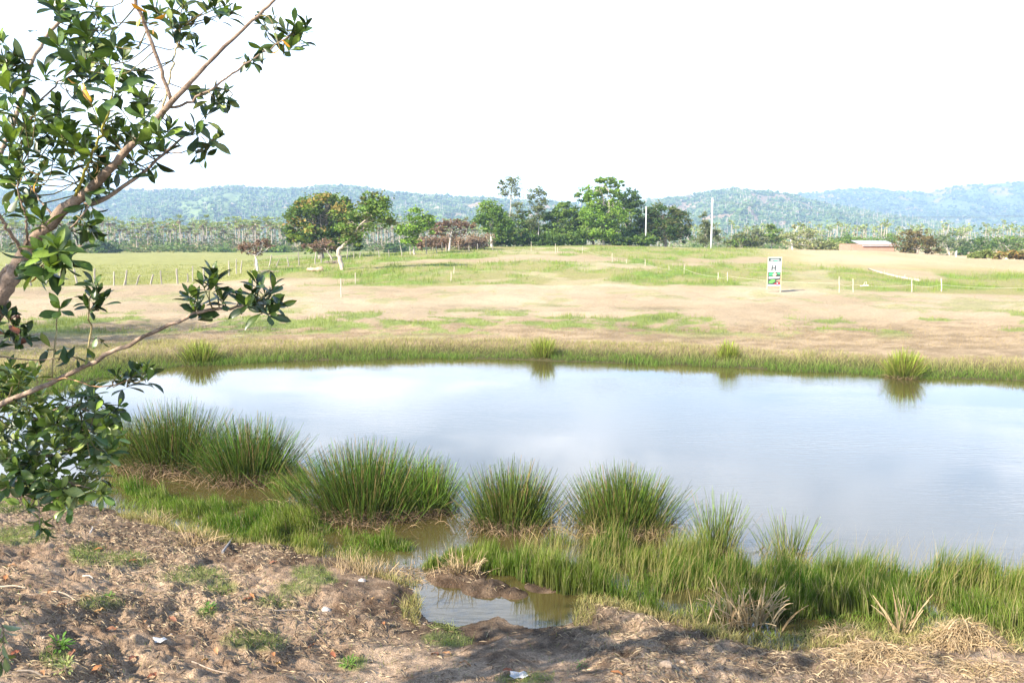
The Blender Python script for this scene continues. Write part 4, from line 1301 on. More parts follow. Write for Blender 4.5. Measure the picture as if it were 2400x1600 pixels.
def marsh(n, poly, xr, yr, h0, h1, r, gap=0.42, wid=0.0095):
    X, Y, px, py = field(n, poly, xr, yr, r)
    den = fbm(X * 1.3, Y * 1.3, 71, 4)
    k = den + (r.random(len(X)) - 0.5) * 0.12 > gap
    X, Y, px, py, den = X[k], Y[k], px[k], py[k], den[k]
    n = len(X)
    clumpy = np.clip((fbm(X * 2.6, Y * 2.6, 73, 3) - 0.5) * 1.9 + 0.5, 0, 1)
    Hh = (h0 + (h1 - h0) * clumpy * 1.3) * r.uniform(0.55, 1.25, n) * sstep(gap - 0.06, gap + 0.14, den).clip(0.35, 1)
    Z = np.minimum(ground_z(X, Y), 0.05) * 0 + np.maximum(ground_z(X, Y), -0.06)
    ang = fbm(X * 0.35, Y * 0.35, 75, 2) * 7
    lean = np.stack((np.cos(ang), np.sin(ang)), 1) * (Hh * r.uniform(0.0, 0.28, n))[:, None] + r.normal(size=(n, 2)) * (Hh * 0.13)[:, None]
    hue = np.clip(fbm(X * 1.7, Y * 1.7, 77, 3) * 1.6 - 0.3 + r.normal(size=n) * 0.15, 0, 1)
    tipc = lerp3((0.062, 0.145, 0.014), (0.170, 0.230, 0.038), hue)
    dry = r.random(n) < 0.13
    tipc[dry] = (0.40, 0.34, 0.19)
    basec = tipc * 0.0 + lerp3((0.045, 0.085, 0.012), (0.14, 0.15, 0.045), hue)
    tipc *= r.uniform(0.6, 1.4, (n, 1))
    return blades(np.stack((X, Y, Z), 1), Hh, np.full(n, wid), lean, basec, tipc, r)


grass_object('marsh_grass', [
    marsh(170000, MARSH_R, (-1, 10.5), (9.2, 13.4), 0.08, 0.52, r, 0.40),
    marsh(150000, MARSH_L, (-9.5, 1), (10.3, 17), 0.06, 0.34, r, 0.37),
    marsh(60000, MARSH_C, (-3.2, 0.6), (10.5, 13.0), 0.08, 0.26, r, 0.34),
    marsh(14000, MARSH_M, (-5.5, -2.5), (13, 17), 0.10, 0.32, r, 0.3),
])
# low yellowing fringe in the shallows along the near shore
X, Y = scatter(240000, -10, 9, 8.6, 16, r)
sd = shore_sd(X, Y)
px, py = proj(X, Y, 0 * X)
fn = fbm(X * 1.8, Y * 1.8, 79, 4)
keep = (sd < 0.30) & (sd > -1.0) & (((px < 985) & (px > -100)) | (px > 1345)) & (fn + sstep(-0.6, 0.0, sd) * 0.12 + (r.random(len(X)) - 0.5) * 0.15 > 0.52)
X, Y, sd = X[keep], Y[keep], sd[keep]
n = len(X)
hue = np.clip(sstep(-0.6, 0.3, sd) + r.normal(size=n) * 0.25, 0, 1)
tipc = lerp3((0.115, 0.205, 0.025), (0.36, 0.30, 0.14), hue) * r.uniform(0.65, 1.35, (n, 1))
grass_object('shore_grass', [blades(np.stack((X, Y, np.maximum(ground_z(X, Y), -0.04)), 1), r.uniform(0.04, 0.15, n), np.full(n, 0.008), r.normal(size=(n, 2)) * 0.06, tipc * 0.7, tipc, r)])
# thin seed heads standing over the marsh grass on the right
X, Y, px, py = field(5200, MARSH_R, (-1, 10.5), (9.2, 13.4), r)
n = len(X)
Hh = r.uniform(0.45, 0.85, n)
lean = np.stack((r.normal(size=n) * 0.18 + 0.08, r.normal(size=n) * 0.12), 1)
col = np.tile((0.26, 0.24, 0.10), (n, 1))
grass_object('seed_grass', [blades(np.stack((X, Y, 0 * X), 1), Hh, np.full(n, 0.0035), lean, col, col * np.array((1.35, 1.1, 1.0)), r)])

# grass belt of the far shore and the left bank
X, Y = scatter(400000, -24, 24, 17, 34, r)
sd = shore_sd(X, Y)
keep = (sd > 0.12 - 1.3 * (fbm(X * 0.8, Y * 0.8, 83, 3) - 0.35)) & (sd < 1.2 + 2.2 * fbm(X * 0.35, Y * 0.35, 81, 3) + sstep(-8, -16, X) * 3.0) & ((Y > 24) | (X < -8)) & (np.abs(X / Y) < 0.8)
keep &= r.random(len(X)) < (0.5 + 0.5 * sstep(2.4, 0.4, sd)) * 0.75
X, Y, sd = X[keep], Y[keep], sd[keep]
n = len(X)
Z = np.maximum(ground_z(X, Y), -0.05)
dens = fbm(X * 0.9, Y * 0.9, 85, 3)
Hh = (0.05 + 0.33 * dens) * r.uniform(0.6, 1.3, n) * (1.0 - 0.45 * sstep(0.8, 3.0, sd))
lean = r.normal(size=(n, 2)) * 0.12
hue = np.clip(sstep(0.1, 1.7, sd) * 0.95 + r.normal(size=n) * 0.25, 0, 1)
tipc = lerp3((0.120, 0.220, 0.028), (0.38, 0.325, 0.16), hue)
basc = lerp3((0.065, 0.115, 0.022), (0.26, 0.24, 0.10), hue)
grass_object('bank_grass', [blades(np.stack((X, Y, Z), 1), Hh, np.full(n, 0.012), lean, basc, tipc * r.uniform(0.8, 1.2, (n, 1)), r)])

# stubble and tufts over the bare strip and the pasture
uu, ll = r.uniform(-0.70, 0.70, 220000), np.exp(r.uniform(math.log(31), math.log(150), 220000))
X, Y = uu * ll, ll
Z = ground_z(X, Y)
C = ground_color(X, Y, Z)
gre = C[:, 1] / (C[:, 0] + 1e-4)
px, py = proj(X, Y, Z)
rough_edge = sstep(740, 790, py) * 0.5
keep = (shore_sd(X, Y) > 1.0) & (r.random(len(X)) < np.clip(sstep(0.86, 1.12, gre) + rough_edge, 0.02, 1))
X, Y, Z, C, gre = X[keep], Y[keep], Z[keep], C[keep], gre[keep]
n = len(X)
wd = np.maximum(0.014, Y * 0.00045)
tf = np.clip((fbm(X * 0.8, Y * 0.55, 91, 4) - 0.42) * 4.0, 0, 1)
Hh = (r.uniform(0.04, 0.16, n) + 0.50 * tf * r.random(n) * sstep(0.95, 1.1, gre)) * np.clip(Y / 60, 0.7, 1.4)
tipc = np.where((gre > 0.98)[:, None], lerp3((0.14, 0.215, 0.04), (0.25, 0.27, 0.075), r.random(n)), lerp3((0.30, 0.23, 0.13), (0.42, 0.33, 0.19), r.random(n)))
tipc = tipc * 0.65 + C * 0.35
grass_object('pasture_grass', [blades(np.stack((X, Y, Z - 0.01), 1), Hh, wd, r.normal(size=(n, 2)) * 0.06, C, tipc, r)])

# short turf of the near bank
X, Y = scatter(330000, -9, 8, 6.2, 16, r)
Z = ground_z(X, Y)
px, py = proj(X, Y, Z)
med = fbm(X * 2.2, Y * 2.2, 52, 4)
q = np.full(len(X), 9.0)
for cx, cy, rx, ry in NEAR_GREEN:
    q = np.minimum(q, ((px - cx) / rx) ** 2 + ((py - cy) / ry) ** 2)
keep = (Z > 0.06) & (r.random(len(X)) < np.maximum(sstep(1.25, 0.3, q + (med - 0.5) * 1.6) * 0.9, 0.012 + 0.05 * sstep(0.55, 0.75, med)))
X, Y, Z = X[keep], Y[keep], Z[keep]
n = len(X)
Hh = r.uniform(0.02, 0.085, n)
tipc = lerp3((0.13, 0.20, 0.045), (0.25, 0.27, 0.10), r.random(n))
grass_object('short_turf', [blades(np.stack((X, Y, Z - 0.005), 1), Hh, np.full(n, 0.004), r.normal(size=(n, 2)) * 0.03, tipc * 0.7, tipc, r)])

# straw and litter over the bare earth of the near bank
X, Y = scatter(90000, -9, 8, 6.0, 15.5, r)
Z = ground_z(X, Y)
keep = (Z > 0.03) & (r.random(len(X)) < (0.12 + 0.88 * sstep(0.42, 0.62, fbm(X * 0.8, Y * 0.8, 95, 4))) * (1.0 - 0.8 * sstep(0.50, 0.62, fbm(X * 0.55, Y * 0.55, 27, 3))))
X, Y, Z = X[keep], Y[keep], Z[keep]
n = len(X)
a = r.uniform(0, 6.28, n)
L = r.uniform(0.02, 0.11, n)
col = lerp3((0.13, 0.09, 0.06), (0.46, 0.37, 0.25), r.random(n) ** 1.3)
P0 = np.stack((X, Y, Z + 0.004), 1)
x1, y1 = X + np.cos(a) * L, Y + np.sin(a) * L
P1 = np.stack((x1, y1, ground_z(x1, y1) + r.uniform(0.0, 0.03, n)), 1)
s = np.stack((-np.sin(a), np.cos(a), 0 * a), 1) * r.uniform(0.0012, 0.0035, n)[:, None]
V = np.stack((P0 - s, P0 + s, P1 + s * 0.6, P1 - s * 0.6, (P0 + P1) / 2 + np.array((0, 0, 0.012))), 1).reshape(-1, 3)
k = np.arange(n)[:, None] * 5
F = np.concatenate((k + np.array((0, 1, 4)), k + np.array((1, 2, 4)), k + np.array((2, 3, 4)), k + np.array((3, 0, 4))))
o = link('straw_litter', mesh('straw_litter', V, F, np.repeat(col, 5, 0), M_STRAW))
o['kind'] = 'stuff'


# ------------------------------------------------------------------ rush clumps
def ribbons(P, dirs, L, rise, W, col, tip, nseg, r, droop=1.0):
    """stems that start at P, head along dirs (unit, with z) and bend over by gravity"""
    n = len(P)
    ts = np.linspace(0, 1, nseg + 1)
    side = np.cross(dirs, r.normal(size=(n, 3)))
    side /= np.linalg.norm(side, axis=1)[:, None] + 1e-9
    Vs, Cs = [], []
    for t in ts:
        c = P + dirs * (L * t)[:, None] - np.array((0, 0, 1)) * (L * droop * rise * t * t)[:, None]
        w = (W / 2 * (1 - 0.55 * t))[:, None]
        Vs += [c - side * w, c + side * w]
        cc = col * (1 - t) + tip * t
        Cs += [cc, cc]
    m = 2 * (nseg + 1)
    V = np.stack(Vs, 1).reshape(-1, 3)
    C = np.stack(Cs, 1).reshape(-1, 3)
    k = np.arange(n)[:, None] * m
    F = []
    for i in range(nseg):
        F += [k + np.array((2 * i, 2 * i + 1, 2 * i + 3)), k + np.array((2 * i, 2 * i + 3, 2 * i + 2))]
    return V, np.concatenate(F), C


def rush(label, cx, cy, w, h, n, seed, dead=0.35, spread=1.0, green=((0.026, 0.085, 0.009), (0.078, 0.160, 0.017)), name='rush_clump', zbase=None, deep=0.8, wid=0.0100):
    r = np.random.default_rng(seed)
    c = at_z(cx, cy, 0.0) if zbase is None else on_ground(cx, cy)
    k = c[1] / FPX
    W, H = w * k, h * k
    n = int(n * 1.0)
    root = empty(name, label, 'rush', c, None)
    g, d = Geo(), Geo()
    q = r.normal(size=(n, 2)) * np.array((W * 0.20, W * 0.20 * deep))
    P = np.stack((c[0] + q[:, 0], c[1] + q[:, 1], np.full(n, c[2] - 0.04)), 1)
    out = q / (W * 0.5)
    ang = np.stack((out[:, 0] * 0.95 * spread + r.normal(size=n) * 0.15, out[:, 1] * 0.95 * spread + r.normal(size=n) * 0.15, np.ones(n)), 1)
    ang /= np.linalg.norm(ang, axis=1)[:, None]
    hue = np.clip(r.normal(0.45, 0.3, n), 0, 1)
    tipc = lerp3(green[0], green[1], hue) * np.clip(r.lognormal(-0.1, 0.5, (n, 1)), 0.3, 2.4)
    br = r.random(n) < 0.16
    tipc[br] = (0.24, 0.16, 0.075)
    basc = lerp3((0.040, 0.055, 0.012), (0.080, 0.105, 0.020), hue)  # stem feet coloured darker, standing in for the shade inside the clump
    L = H * r.uniform(0.55, 1.1, n) * (1 - 0.25 * np.minimum(np.linalg.norm(out, axis=1), 1))
    tipcc = tipc * 0.85 + np.array((0.09, 0.055, 0.03)) * 0.15
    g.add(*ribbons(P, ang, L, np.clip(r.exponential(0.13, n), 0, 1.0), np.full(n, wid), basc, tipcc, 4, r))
    st = link('stems', g.mesh('stems', M_RUSH, c), root)
    st['kind'] = 'stuff'
    m = int(n * dead * 1.7)
    q = r.normal(size=(m, 2)) * np.array((W * 0.23, W * 0.23 * deep)) - np.array((0, W * 0.06))
    P = np.stack((c[0] + q[:, 0], c[1] + q[:, 1], np.full(m, c[2] - 0.02)), 1)
    a = r.uniform(0, 6.28, m)
    el = r.uniform(0.25, 1.1, m)
    dv = np.stack((np.cos(a) * np.cos(el), np.sin(a) * np.cos(el), np.sin(el)), 1)
    dc = lerp3((0.09, 0.060, 0.038), (0.36, 0.26, 0.155), r.random(m) ** 1.6)
    d.add(*ribbons(P, dv, H * r.uniform(0.25, 0.70, m), 0.65, np.full(m, wid), dc * 0.8, dc, 4, r))
    ds = link('dead_stems', d.mesh('dead_stems', M_STRAW, c), root)
    ds['kind'] = 'stuff'
    return root


YG = ((0.150, 0.230, 0.022), (0.260, 0.310, 0.045))
rush('slender yellow green rush clump at the left end of the row', 292, 1082, 110, 125, 900, 1, 0.15, 0.45, YG)
rush('big rush clump with brown dead skirt, widest of the left group', 408, 1090, 225, 172, 2500, 2, 0.6, 0.72, ((0.030, 0.080, 0.010), (0.090, 0.150, 0.020)))
rush('dark green bushy rush clump with tangled brown base in open water', 583, 1115, 200, 160, 2200, 3, 0.5, 0.8)
rush('widest dark green rush clump leaning left in the middle of the row', 850, 1190, 310, 180, 3000, 4, 0.45, 0.85)
rush('bright green tuft of rushes joined to the right side of the widest clump', 995, 1192, 140, 145, 1200, 5, 0.35, 0.6, ((0.075, 0.17, 0.015), (0.14, 0.24, 0.025)))
rush('compact rush clump with orange brown stems and a dark dead base beside ochre water', 1195, 1225, 185, 170, 1700, 6, 0.5, 0.66, ((0.036, 0.095, 0.011), (0.115, 0.165, 0.024)))
rush('large rush clump with red brown stems in its middle rising from the marsh grass', 1455, 1228, 225, 160, 2200, 7, 0.4, 0.72, ((0.032, 0.092, 0.010), (0.105, 0.160, 0.020)))
rush('narrow upright tuft of tall rushes right of the large red brown clump', 1682, 1285, 95, 165, 260, 8, 0.2, 0.5, ((0.075, 0.14, 0.022), (0.15, 0.22, 0.04)), wid=0.010)
rush('thin open tuft of rushes, last of the row on the right', 1848, 1300, 130, 130, 150, 9, 0.2, 0.7, ((0.085, 0.15, 0.03), (0.15, 0.22, 0.05)), wid=0.010)
rush('small bright rush tuft on the far shore nearest the left bank', 470, 852, 66, 62, 1100, 10, 0.1, 0.7, YG, name='far_rush', wid=0.014)
rush('small bright rush tuft on the far shore below the tree cluster', 1272, 841, 38, 62, 800, 11, 0.1, 0.55, YG, name='far_rush', wid=0.014)
rush('small bright rush tuft on the far shore left of the sign', 1705, 851, 36, 64, 800, 12, 0.1, 0.5, YG, name='far_rush', wid=0.014)
rush('tallest bright rush tuft on the far shore towards the right', 2117, 884, 60, 78, 1200, 13, 0.15, 0.65, YG, name='far_rush', wid=0.014)


# ------------------------------------------------------------------ dead reeds and straw heaps
def straw(label, cx, cy, w, h, n, seed, name, spread=0.9, el=(0.5, 1.4), droop=0.45, wid=0.012, cat='dead reeds', lift=0.0, col=((0.24, 0.165, 0.09), (0.50, 0.385, 0.235)), flat=0.5):
    r = np.random.default_rng(seed)
    c = on_ground(cx, cy)
    c[2] = max(c[2], 0.0)
    k = c[1] / FPX
    W, H = w * k, h * k
    q = r.normal(size=(n, 2)) * np.array((W * 0.26, W * 0.26 * flat))
    X, Y = c[0] + q[:, 0], c[1] + q[:, 1]
    Z = np.maximum(ground_z(X, Y), 0) + lift * np.exp(-((q[:, 0] / (W * 0.3)) ** 2 + (q[:, 1] / (W * 0.3 * flat)) ** 2)) * r.random(n)
    a = np.where(r.random(n) < 0.6, np.arctan2(q[:, 1], q[:, 0]) + r.normal(size=n) * 0.9, r.uniform(0, 6.28, n))
    e = r.uniform(*el, n)
    dv = np.stack((np.cos(a) * np.cos(e), np.sin(a) * np.cos(e), np.sin(e)), 1)
    cc = lerp3(col[0], col[1], r.random(n))
    V, F, C = ribbons(np.stack((X, Y, Z), 1), dv, H * r.uniform(0.4, 1.1, n), droop, wid * r.uniform(0.6, 1.4, n), cc * 0.85, cc, 5, r)
    g = Geo().add(V, F, C)
    o = link(name, g.mesh(name, M_STRAW, c), None, c)
    if 'scattered' in label:
        o['kind'] = 'stuff'
    else:
        tag(o, label, cat)
    return o


straw('tall tuft of dead straw coloured reeds standing at the water edge below the marsh grass', 1745, 1478, 170, 150, 170, 31, 'dead_reed_tuft', el=(0.75, 1.5), droop=0.35, wid=0.016)
straw('thin dead reed stalks rising from the right of the bank beside the straw heap', 2110, 1490, 60, 130, 40, 32, 'dead_reed_tuft', el=(0.9, 1.5), droop=0.2, wid=0.014)
straw('small dead reed tuft with one tall bent stalk left of the small inlet', 1080, 1338, 90, 75, 120, 33, 'dead_reed_tuft', el=(0.7, 1.5), droop=0.3, wid=0.010)
straw('patch of thin upright dead grass stalks on the brown hump left of the inlet', 850, 1340, 170, 62, 260, 34, 'dead_grass_patch', el=(0.8, 1.5), droop=0.15, wid=0.006, cat='dead grass')
straw('bent dead grass fan at the left water edge in front of bright green marsh', 455, 1268, 100, 72, 90, 35, 'dead_reed_tuft', el=(0.5, 1.45), droop=0.35, wid=0.010)
straw('dead grass tuft at the left shore beside shallow water', 365, 1225, 70, 60, 80, 36, 'dead_reed_tuft', el=(0.6, 1.5), droop=0.3, wid=0.008)
straw('rounded heap of pale dry straw, highest of the heaps by the right edge', 2255, 1505, 200, 66, 1000, 37, 'straw_heap', el=(0.1, 1.3), droop=0.8, wid=0.010, cat='straw heap', lift=0.30)
straw('flat spread of pale dry straw left of the rounded heap', 2060, 1535, 300, 50, 1300, 38, 'straw_heap', el=(0.05, 0.9), droop=0.7, wid=0.009, cat='straw heap', lift=0.12)
straw('low heap of greenish straw beside the right channel of water', 1965, 1500, 140, 55, 330, 39, 'straw_heap', el=(0.2, 1.3), droop=0.6, wid=0.010, cat='straw heap', lift=0.15)
straw('scattered dry straw in the bottom right corner of the bank', 2300, 1575, 260, 45, 500, 40, 'straw_heap', el=(0.05, 0.7), droop=0.6, wid=0.009, cat='straw heap', lift=0.06)
straw('matted dry grass covering the hump left of the inlet', 940, 1355, 230, 34, 900, 41, 'matted_grass', el=(0.05, 0.8), droop=0.7, wid=0.007, cat='dead grass', lift=0.06, col=((0.20, 0.14, 0.09), (0.44, 0.33, 0.20)))
straw('matted roots and dry grass on the mud right of the inlet', 1420, 1478, 260, 34, 700, 42, 'matted_grass', el=(0.05, 0.7), droop=0.7, wid=0.006, cat='dead grass', lift=0.03, col=((0.18, 0.13, 0.09), (0.42, 0.32, 0.21)))
straw('small green grass tuft on the mud at the left rim of the inlet', 1050, 1475, 55, 42, 110, 43, 'grass_tuft', el=(0.3, 1.2), droop=0.5, wid=0.007, cat='grass tuft', col=((0.10, 0.13, 0.04), (0.24, 0.26, 0.10)))


# ------------------------------------------------------------------ stones, sticks, fallen leaves, weeds on the near bank
def stone(px, py, w, label, col, seed, group=None):
    r = np.random.default_rng(seed)
    c = on_ground(px, py)
    k = c[1] / FPX
    a = np.linspace(0, 2 * math.pi, 9, endpoint=False)
    V, F = [], []
    for i, (z, s) in enumerate(((-0.35, 0.8), (0.0, 1.0), (0.35, 0.85), (0.6, 0.45))):
        for t in a:
            V.append((math.cos(t) * s * r.uniform(0.85, 1.12), math.sin(t) * s * 0.75 * r.uniform(0.85, 1.12), z * r.uniform(0.9, 1.1)))
    V.append((0.05, 0, 0.72))
    for i in range(3):
        for j in range(9):
            F.append((i * 9 + j, i * 9 + (j + 1) % 9, (i + 1) * 9 + (j + 1) % 9, (i + 1) * 9 + j))
    for j in range(9):
        F.append((27 + j, 27 + (j + 1) % 9, 36, 36))
    V = np.array(V) * w * k * 0.5
    F = np.array(F)
    T = np.concatenate((F[:, (0, 1, 2)], F[F[:, 2] != F[:, 3]][:, (0, 2, 3)]))
    o = link('stone', mesh('stone', V, T, np.tile(col, (len(V), 1)), M_STONE, False), None, c)
    o.rotation_euler = (0, 0, r.uniform(0, 6))
    tag(o, label, 'stone', group)


stone(1562, 1558, 34, 'rounded brown stone with a hard shadow near the bottom of the bank', (0.33, 0.25, 0.18), 1)
stone(848, 1362, 20, 'white stone on the hump below the dead grass stalks', (0.42, 0.37, 0.33), 2)
stone(764, 1432, 30, 'pale grey stone lump on the bank right of the turf patches', (0.34, 0.31, 0.28), 3)
stone(168, 1345, 20, 'dark clod beside the left turf patch', (0.13, 0.10, 0.08), 4)
stone(1695, 1528, 10, 'tiny brown pebble below the dead reed tuft', (0.36, 0.27, 0.2), 5)
stone(1600, 1552, 18, 'small flat stone beside the rounded brown stone', (0.35, 0.27, 0.2), 6)
sr = np.random.default_rng(61)
for i in range(12):
    stone(sr.uniform(60, 1900), sr.uniform(1480, 1600) if i % 2 else sr.uniform(1350, 1480) - 0, sr.uniform(6, 12), 'small pale pebble lying on the bare earth bank', np.array((0.30, 0.24, 0.19)) * sr.uniform(0.7, 1.3), 70 + i, 'pebbles on the near bank')


def stick(pts, rad, label, col=(0.30, 0.23, 0.17), name='stick', group=None, lift=0.01):
    Ps = [on_ground(x, y) + np.array((0, 0, lift)) for x, y in pts]
    if len(Ps) == 2:
        Ps.insert(1, (Ps[0] + Ps[1]) / 2 + np.array((0.01, 0.015, 0.012)))
    P = spline(Ps, 8)
    o = link(name, Geo().add(*tube(P, rad * np.linspace(1.1, 0.6, 8), 5), np.array(col) * 0.62).mesh(name, M_WOOD, Ps[0]), None, Ps[0])
    tag(o, label, 'stick', group)


stick([(715, 1462), (745, 1492), (774, 1522)], 0.014, 'brown stick lying across the shadow in the middle of the bank', (0.20, 0.14, 0.10))
stick([(522, 1305), (530, 1290), (545, 1270)], 0.020, 'grey charred stick poking up at the top of the bare slope', (0.34, 0.32, 0.31), lift=0.05)
stick([(120, 1390), (172, 1405)], 0.010, 'straight pale stick on the left of the bank below the turf', (0.50, 0.40, 0.30))
stick([(0, 1378), (60, 1380)], 0.010, 'long pale stick at the left edge of the bank', (0.5, 0.42, 0.32))
stick([(195, 1355), (218, 1359)], 0.010, 'short white stick below the turf patch on the left', (0.62, 0.56, 0.48))
stick([(212, 1260), (217, 1244)], 0.014, 'short pale stub standing upright below the left branches', (0.5, 0.45, 0.4), lift=0.06)
stick([(40, 1574), (100, 1588)], 0.010, 'pale stick near the bottom left corner', (0.46, 0.38, 0.3))
stick([(450, 1552), (510, 1575), (575, 1585)], 0.008, 'long thin pale stick near the bottom of the bank', (0.45, 0.36, 0.28))
stick([(190, 1500), (240, 1515)], 0.012, 'bent brown stick on the litter above the bottom left corner', (0.42, 0.33, 0.25))
stick([(635, 1434), (740, 1436)], 0.008, 'thin pale stick left of the pale grey stone lump', (0.5, 0.42, 0.34))
for i in range(34):
    x, y = sr.uniform(0, 1900), sr.uniform(1400, 1600)
    a, L = sr.uniform(-0.6, 0.6), sr.uniform(16, 45)
    stick([(x, y), (x + math.cos(a) * L, min(1612, y + math.sin(a) * L * 0.6))], sr.uniform(0.003, 0.006), 'thin dry twig lying on the bare earth bank', np.array((0.38, 0.30, 0.22)) * sr.uniform(0.6, 1.3), 'twig', 'twigs on the near bank')


def dead_leaf_mesh(seed):
    r = np.random.default_rng(seed)
    L, n = 1.0, 6
    V, F = [], []
    for i in range(n + 1):
        t = i / n
        w = 0.22 * math.sin(math.pi * min(1, t * 0.92 + 0.05)) ** 0.8
        z = 0.16 * math.sin(t * 3.1) + 0.05 * r.normal()
        V += [(t - 0.5, -w, z + 0.10), (t - 0.5, 0, z), (t - 0.5, w, z + 0.12)]
        if i:
            a = (i - 1) * 3
            F += [(a, a + 1, a + 4, a + 3), (a + 1, a + 2, a + 5, a + 4)]
    return np.array(V) * L, np.array(F)


DL = []
for i, c in enumerate(((0.38, 0.16, 0.06), (0.28, 0.10, 0.05), (0.42, 0.25, 0.11), (0.22, 0.10, 0.055), (0.36, 0.19, 0.09))):
    V, F = dead_leaf_mesh(i)
    DL.append(mesh('fallen_leaf', V, F, np.tile(c, (len(V), 1)), M_DEADLEAF, True))
LEAFPX = [(230, 1292), (312, 1318), (200, 1407), (145, 1422), (28, 1332), (13, 1362), (36, 1538), (235, 1437), (405, 1455), (508, 1533), (640, 1547), (780, 1540), (785, 1532), (1020, 1540), (1048, 1537),
          (1445, 1582), (1190, 1578), (1760, 1527), (168, 1540), (98, 1585), (228, 1582), (310, 1550), (480, 1552), (730, 1518), (340, 1460), (590, 1400), (580, 1408), (872, 1408), (640, 1322), (118, 1390),
          (500, 1430), (360, 1590), (650, 1560), (260, 1480), (1090, 1560), (900, 1470)]
for i, (x, y) in enumerate(LEAFPX):
    p = on_ground(x, y)
    o = link('fallen_leaf', DL[i % 5], None, p + np.array((0, 0, 0.012)))
    s = sr.uniform(0.08, 0.125)
    o.scale = (s, s, s)
    o.rotation_euler = (sr.uniform(-0.3, 0.3), sr.uniform(-0.3, 0.3), sr.uniform(0, 6.28))
    tag(o, 'curled orange brown fallen leaf lying on the earth bank', 'fallen leaf', 'fallen leaves on the near bank')


def leaf_shape(L, Wd, curl, fold, n=5):
    """obovate leaf along +X, folded on its midrib"""
    V, F = [], []
    for i in range(n + 1):
        t = i / n
        w = Wd * (math.sin(math.pi * t ** 1.35) ** 0.85 if 0 < t < 1 else (0.06 if t == 0 else 0.0))
        z = -curl * t * t
        V += [(t * L, -w / 2, z + fold * w), (t * L, 0, z), (t * L, w / 2, z + fold * w)]
        if i:
            a = (i - 1) * 3
            F += [(a, a + 1, a + 4, a + 3), (a + 1, a + 2, a + 5, a + 4)]
    return np.array(V), np.array(F)


def frame(d, up):
    d = d / (np.linalg.norm(d) + 1e-9)
    s = np.cross(up, d)
    ns = np.linalg.norm(s)
    s = s / ns if ns > 1e-6 else np.array((1.0, 0, 0))
    u = np.cross(d, s)
    return np.stack((d, s, u), 1)


def weed(px, py, size, label, seed, n=18, col=(0.10, 0.20, 0.04)):
    r = np.random.default_rng(seed)
    c = on_ground(px, py)
    g = Geo()
    for i in range(n * 2):
        a = r.uniform(0, 6.28)
        e = r.uniform(0.1, 1.2)
        d = np.array((math.cos(a) * math.cos(e), math.sin(a) * math.cos(e), math.sin(e)))
        V, F = leaf_shape(size * r.uniform(0.2, 0.38), size * 0.13, 0.1 * size, 0.15, 3)
        M = frame(d, np.array((0, 0, 1.0)))
        off = c + d * size * r.uniform(0.05, 0.5)
        g.add(V @ M.T + off, F, np.array(col) * r.uniform(0.7, 1.3))
    tag(link('small_weed', g.mesh('small_weed', M_GRASS, c), None, c), label, 'weed')


weed(490, 1432, 0.16, 'leafy green weed alone on the bare soil right of the pale patch', 1, 26)
weed(140, 1525, 0.20, 'green broad leaved weed near the bottom left of the bank', 2, 26)
weed(255, 1405, 0.12, 'low green weed at the upper edge of the left litter', 3, 20)
weed(180, 1308, 0.13, 'small yellow green weed in front of the left turf patch', 4, 14, (0.20, 0.24, 0.07))
weed(1362, 1562, 0.13, 'thin seedling standing by the dark hollow at the bottom of the bank', 5, 12, (0.15, 0.22, 0.08))
weed(820, 1562, 0.16, 'bright green low weed beside the bottom shadow', 6, 20, (0.14, 0.24, 0.05))
weed(155, 1578, 0.16, 'pale green grassy weed in the bottom left corner', 7, 20, (0.25, 0.28, 0.11))
# white scrap of plastic by the bottom edge
c = on_ground(1216, 1586)
g = Geo()
V = []
for i in range(5):
    for j in range(4):
        V.append((i * 0.045 - 0.09 + sr.normal() * 0.006, j * 0.03 - 0.05 + sr.normal() * 0.006 - i * 0.008, 0.02 + abs(sr.normal()) * 0.022))
F = np.array([(i * 4 + j, (i + 1) * 4 + j, (i + 1) * 4 + j + 1, i * 4 + j + 1) for i in range(4) for j in range(3)])
tag(link('plastic_scrap', Geo().add(np.array(V), F, np.array((0.38, 0.38, 0.38))).mesh('plastic_scrap', M_PRINT), None, c), 'crumpled white plastic scrap lying at the bottom of the bank', 'plastic scrap')
c = on_ground(375, 1506)
tag(link('plastic_scrap', Geo().add(np.array(V) * 0.8, F, np.array((0.38, 0.38, 0.38))).mesh('plastic_scrap', M_PRINT), None, c), 'torn white plastic scrap on the litter left of centre', 'plastic scrap')

# ------------------------------------------------------------------ the near tree at the left edge
NT = np.random.default_rng(2024)
nb = np.array((-4.35, 4.6, 0.0))
nb[2] = gz(nb[0], nb[1])
near = empty('broadleaf_tree', 'large glossy leaved tree reaching in from the left edge with a pale slanting limb', 'tree', nb)
BR = []   # sampled branch points (3D)


def branch(pts, r0, r1, col, name='branch', n=22, wob=0.0035, sides=8):
    P = spline([at(x, y, d) for x, y, d in pts], n)
    P[1:-1] += NT.normal(size=P[1:-1].shape) * wob
    rad = np.linspace(r0, r1, n)
    g = Geo().add(*tube(P, rad, sides), np.asarray(col))
    link(name, g.mesh(name, M_BARK, nb, True), near)
    BR.append(P)
    return P


PB = (0.245, 0.180, 0.135)
DB = (0.26, 0.19, 0.14)
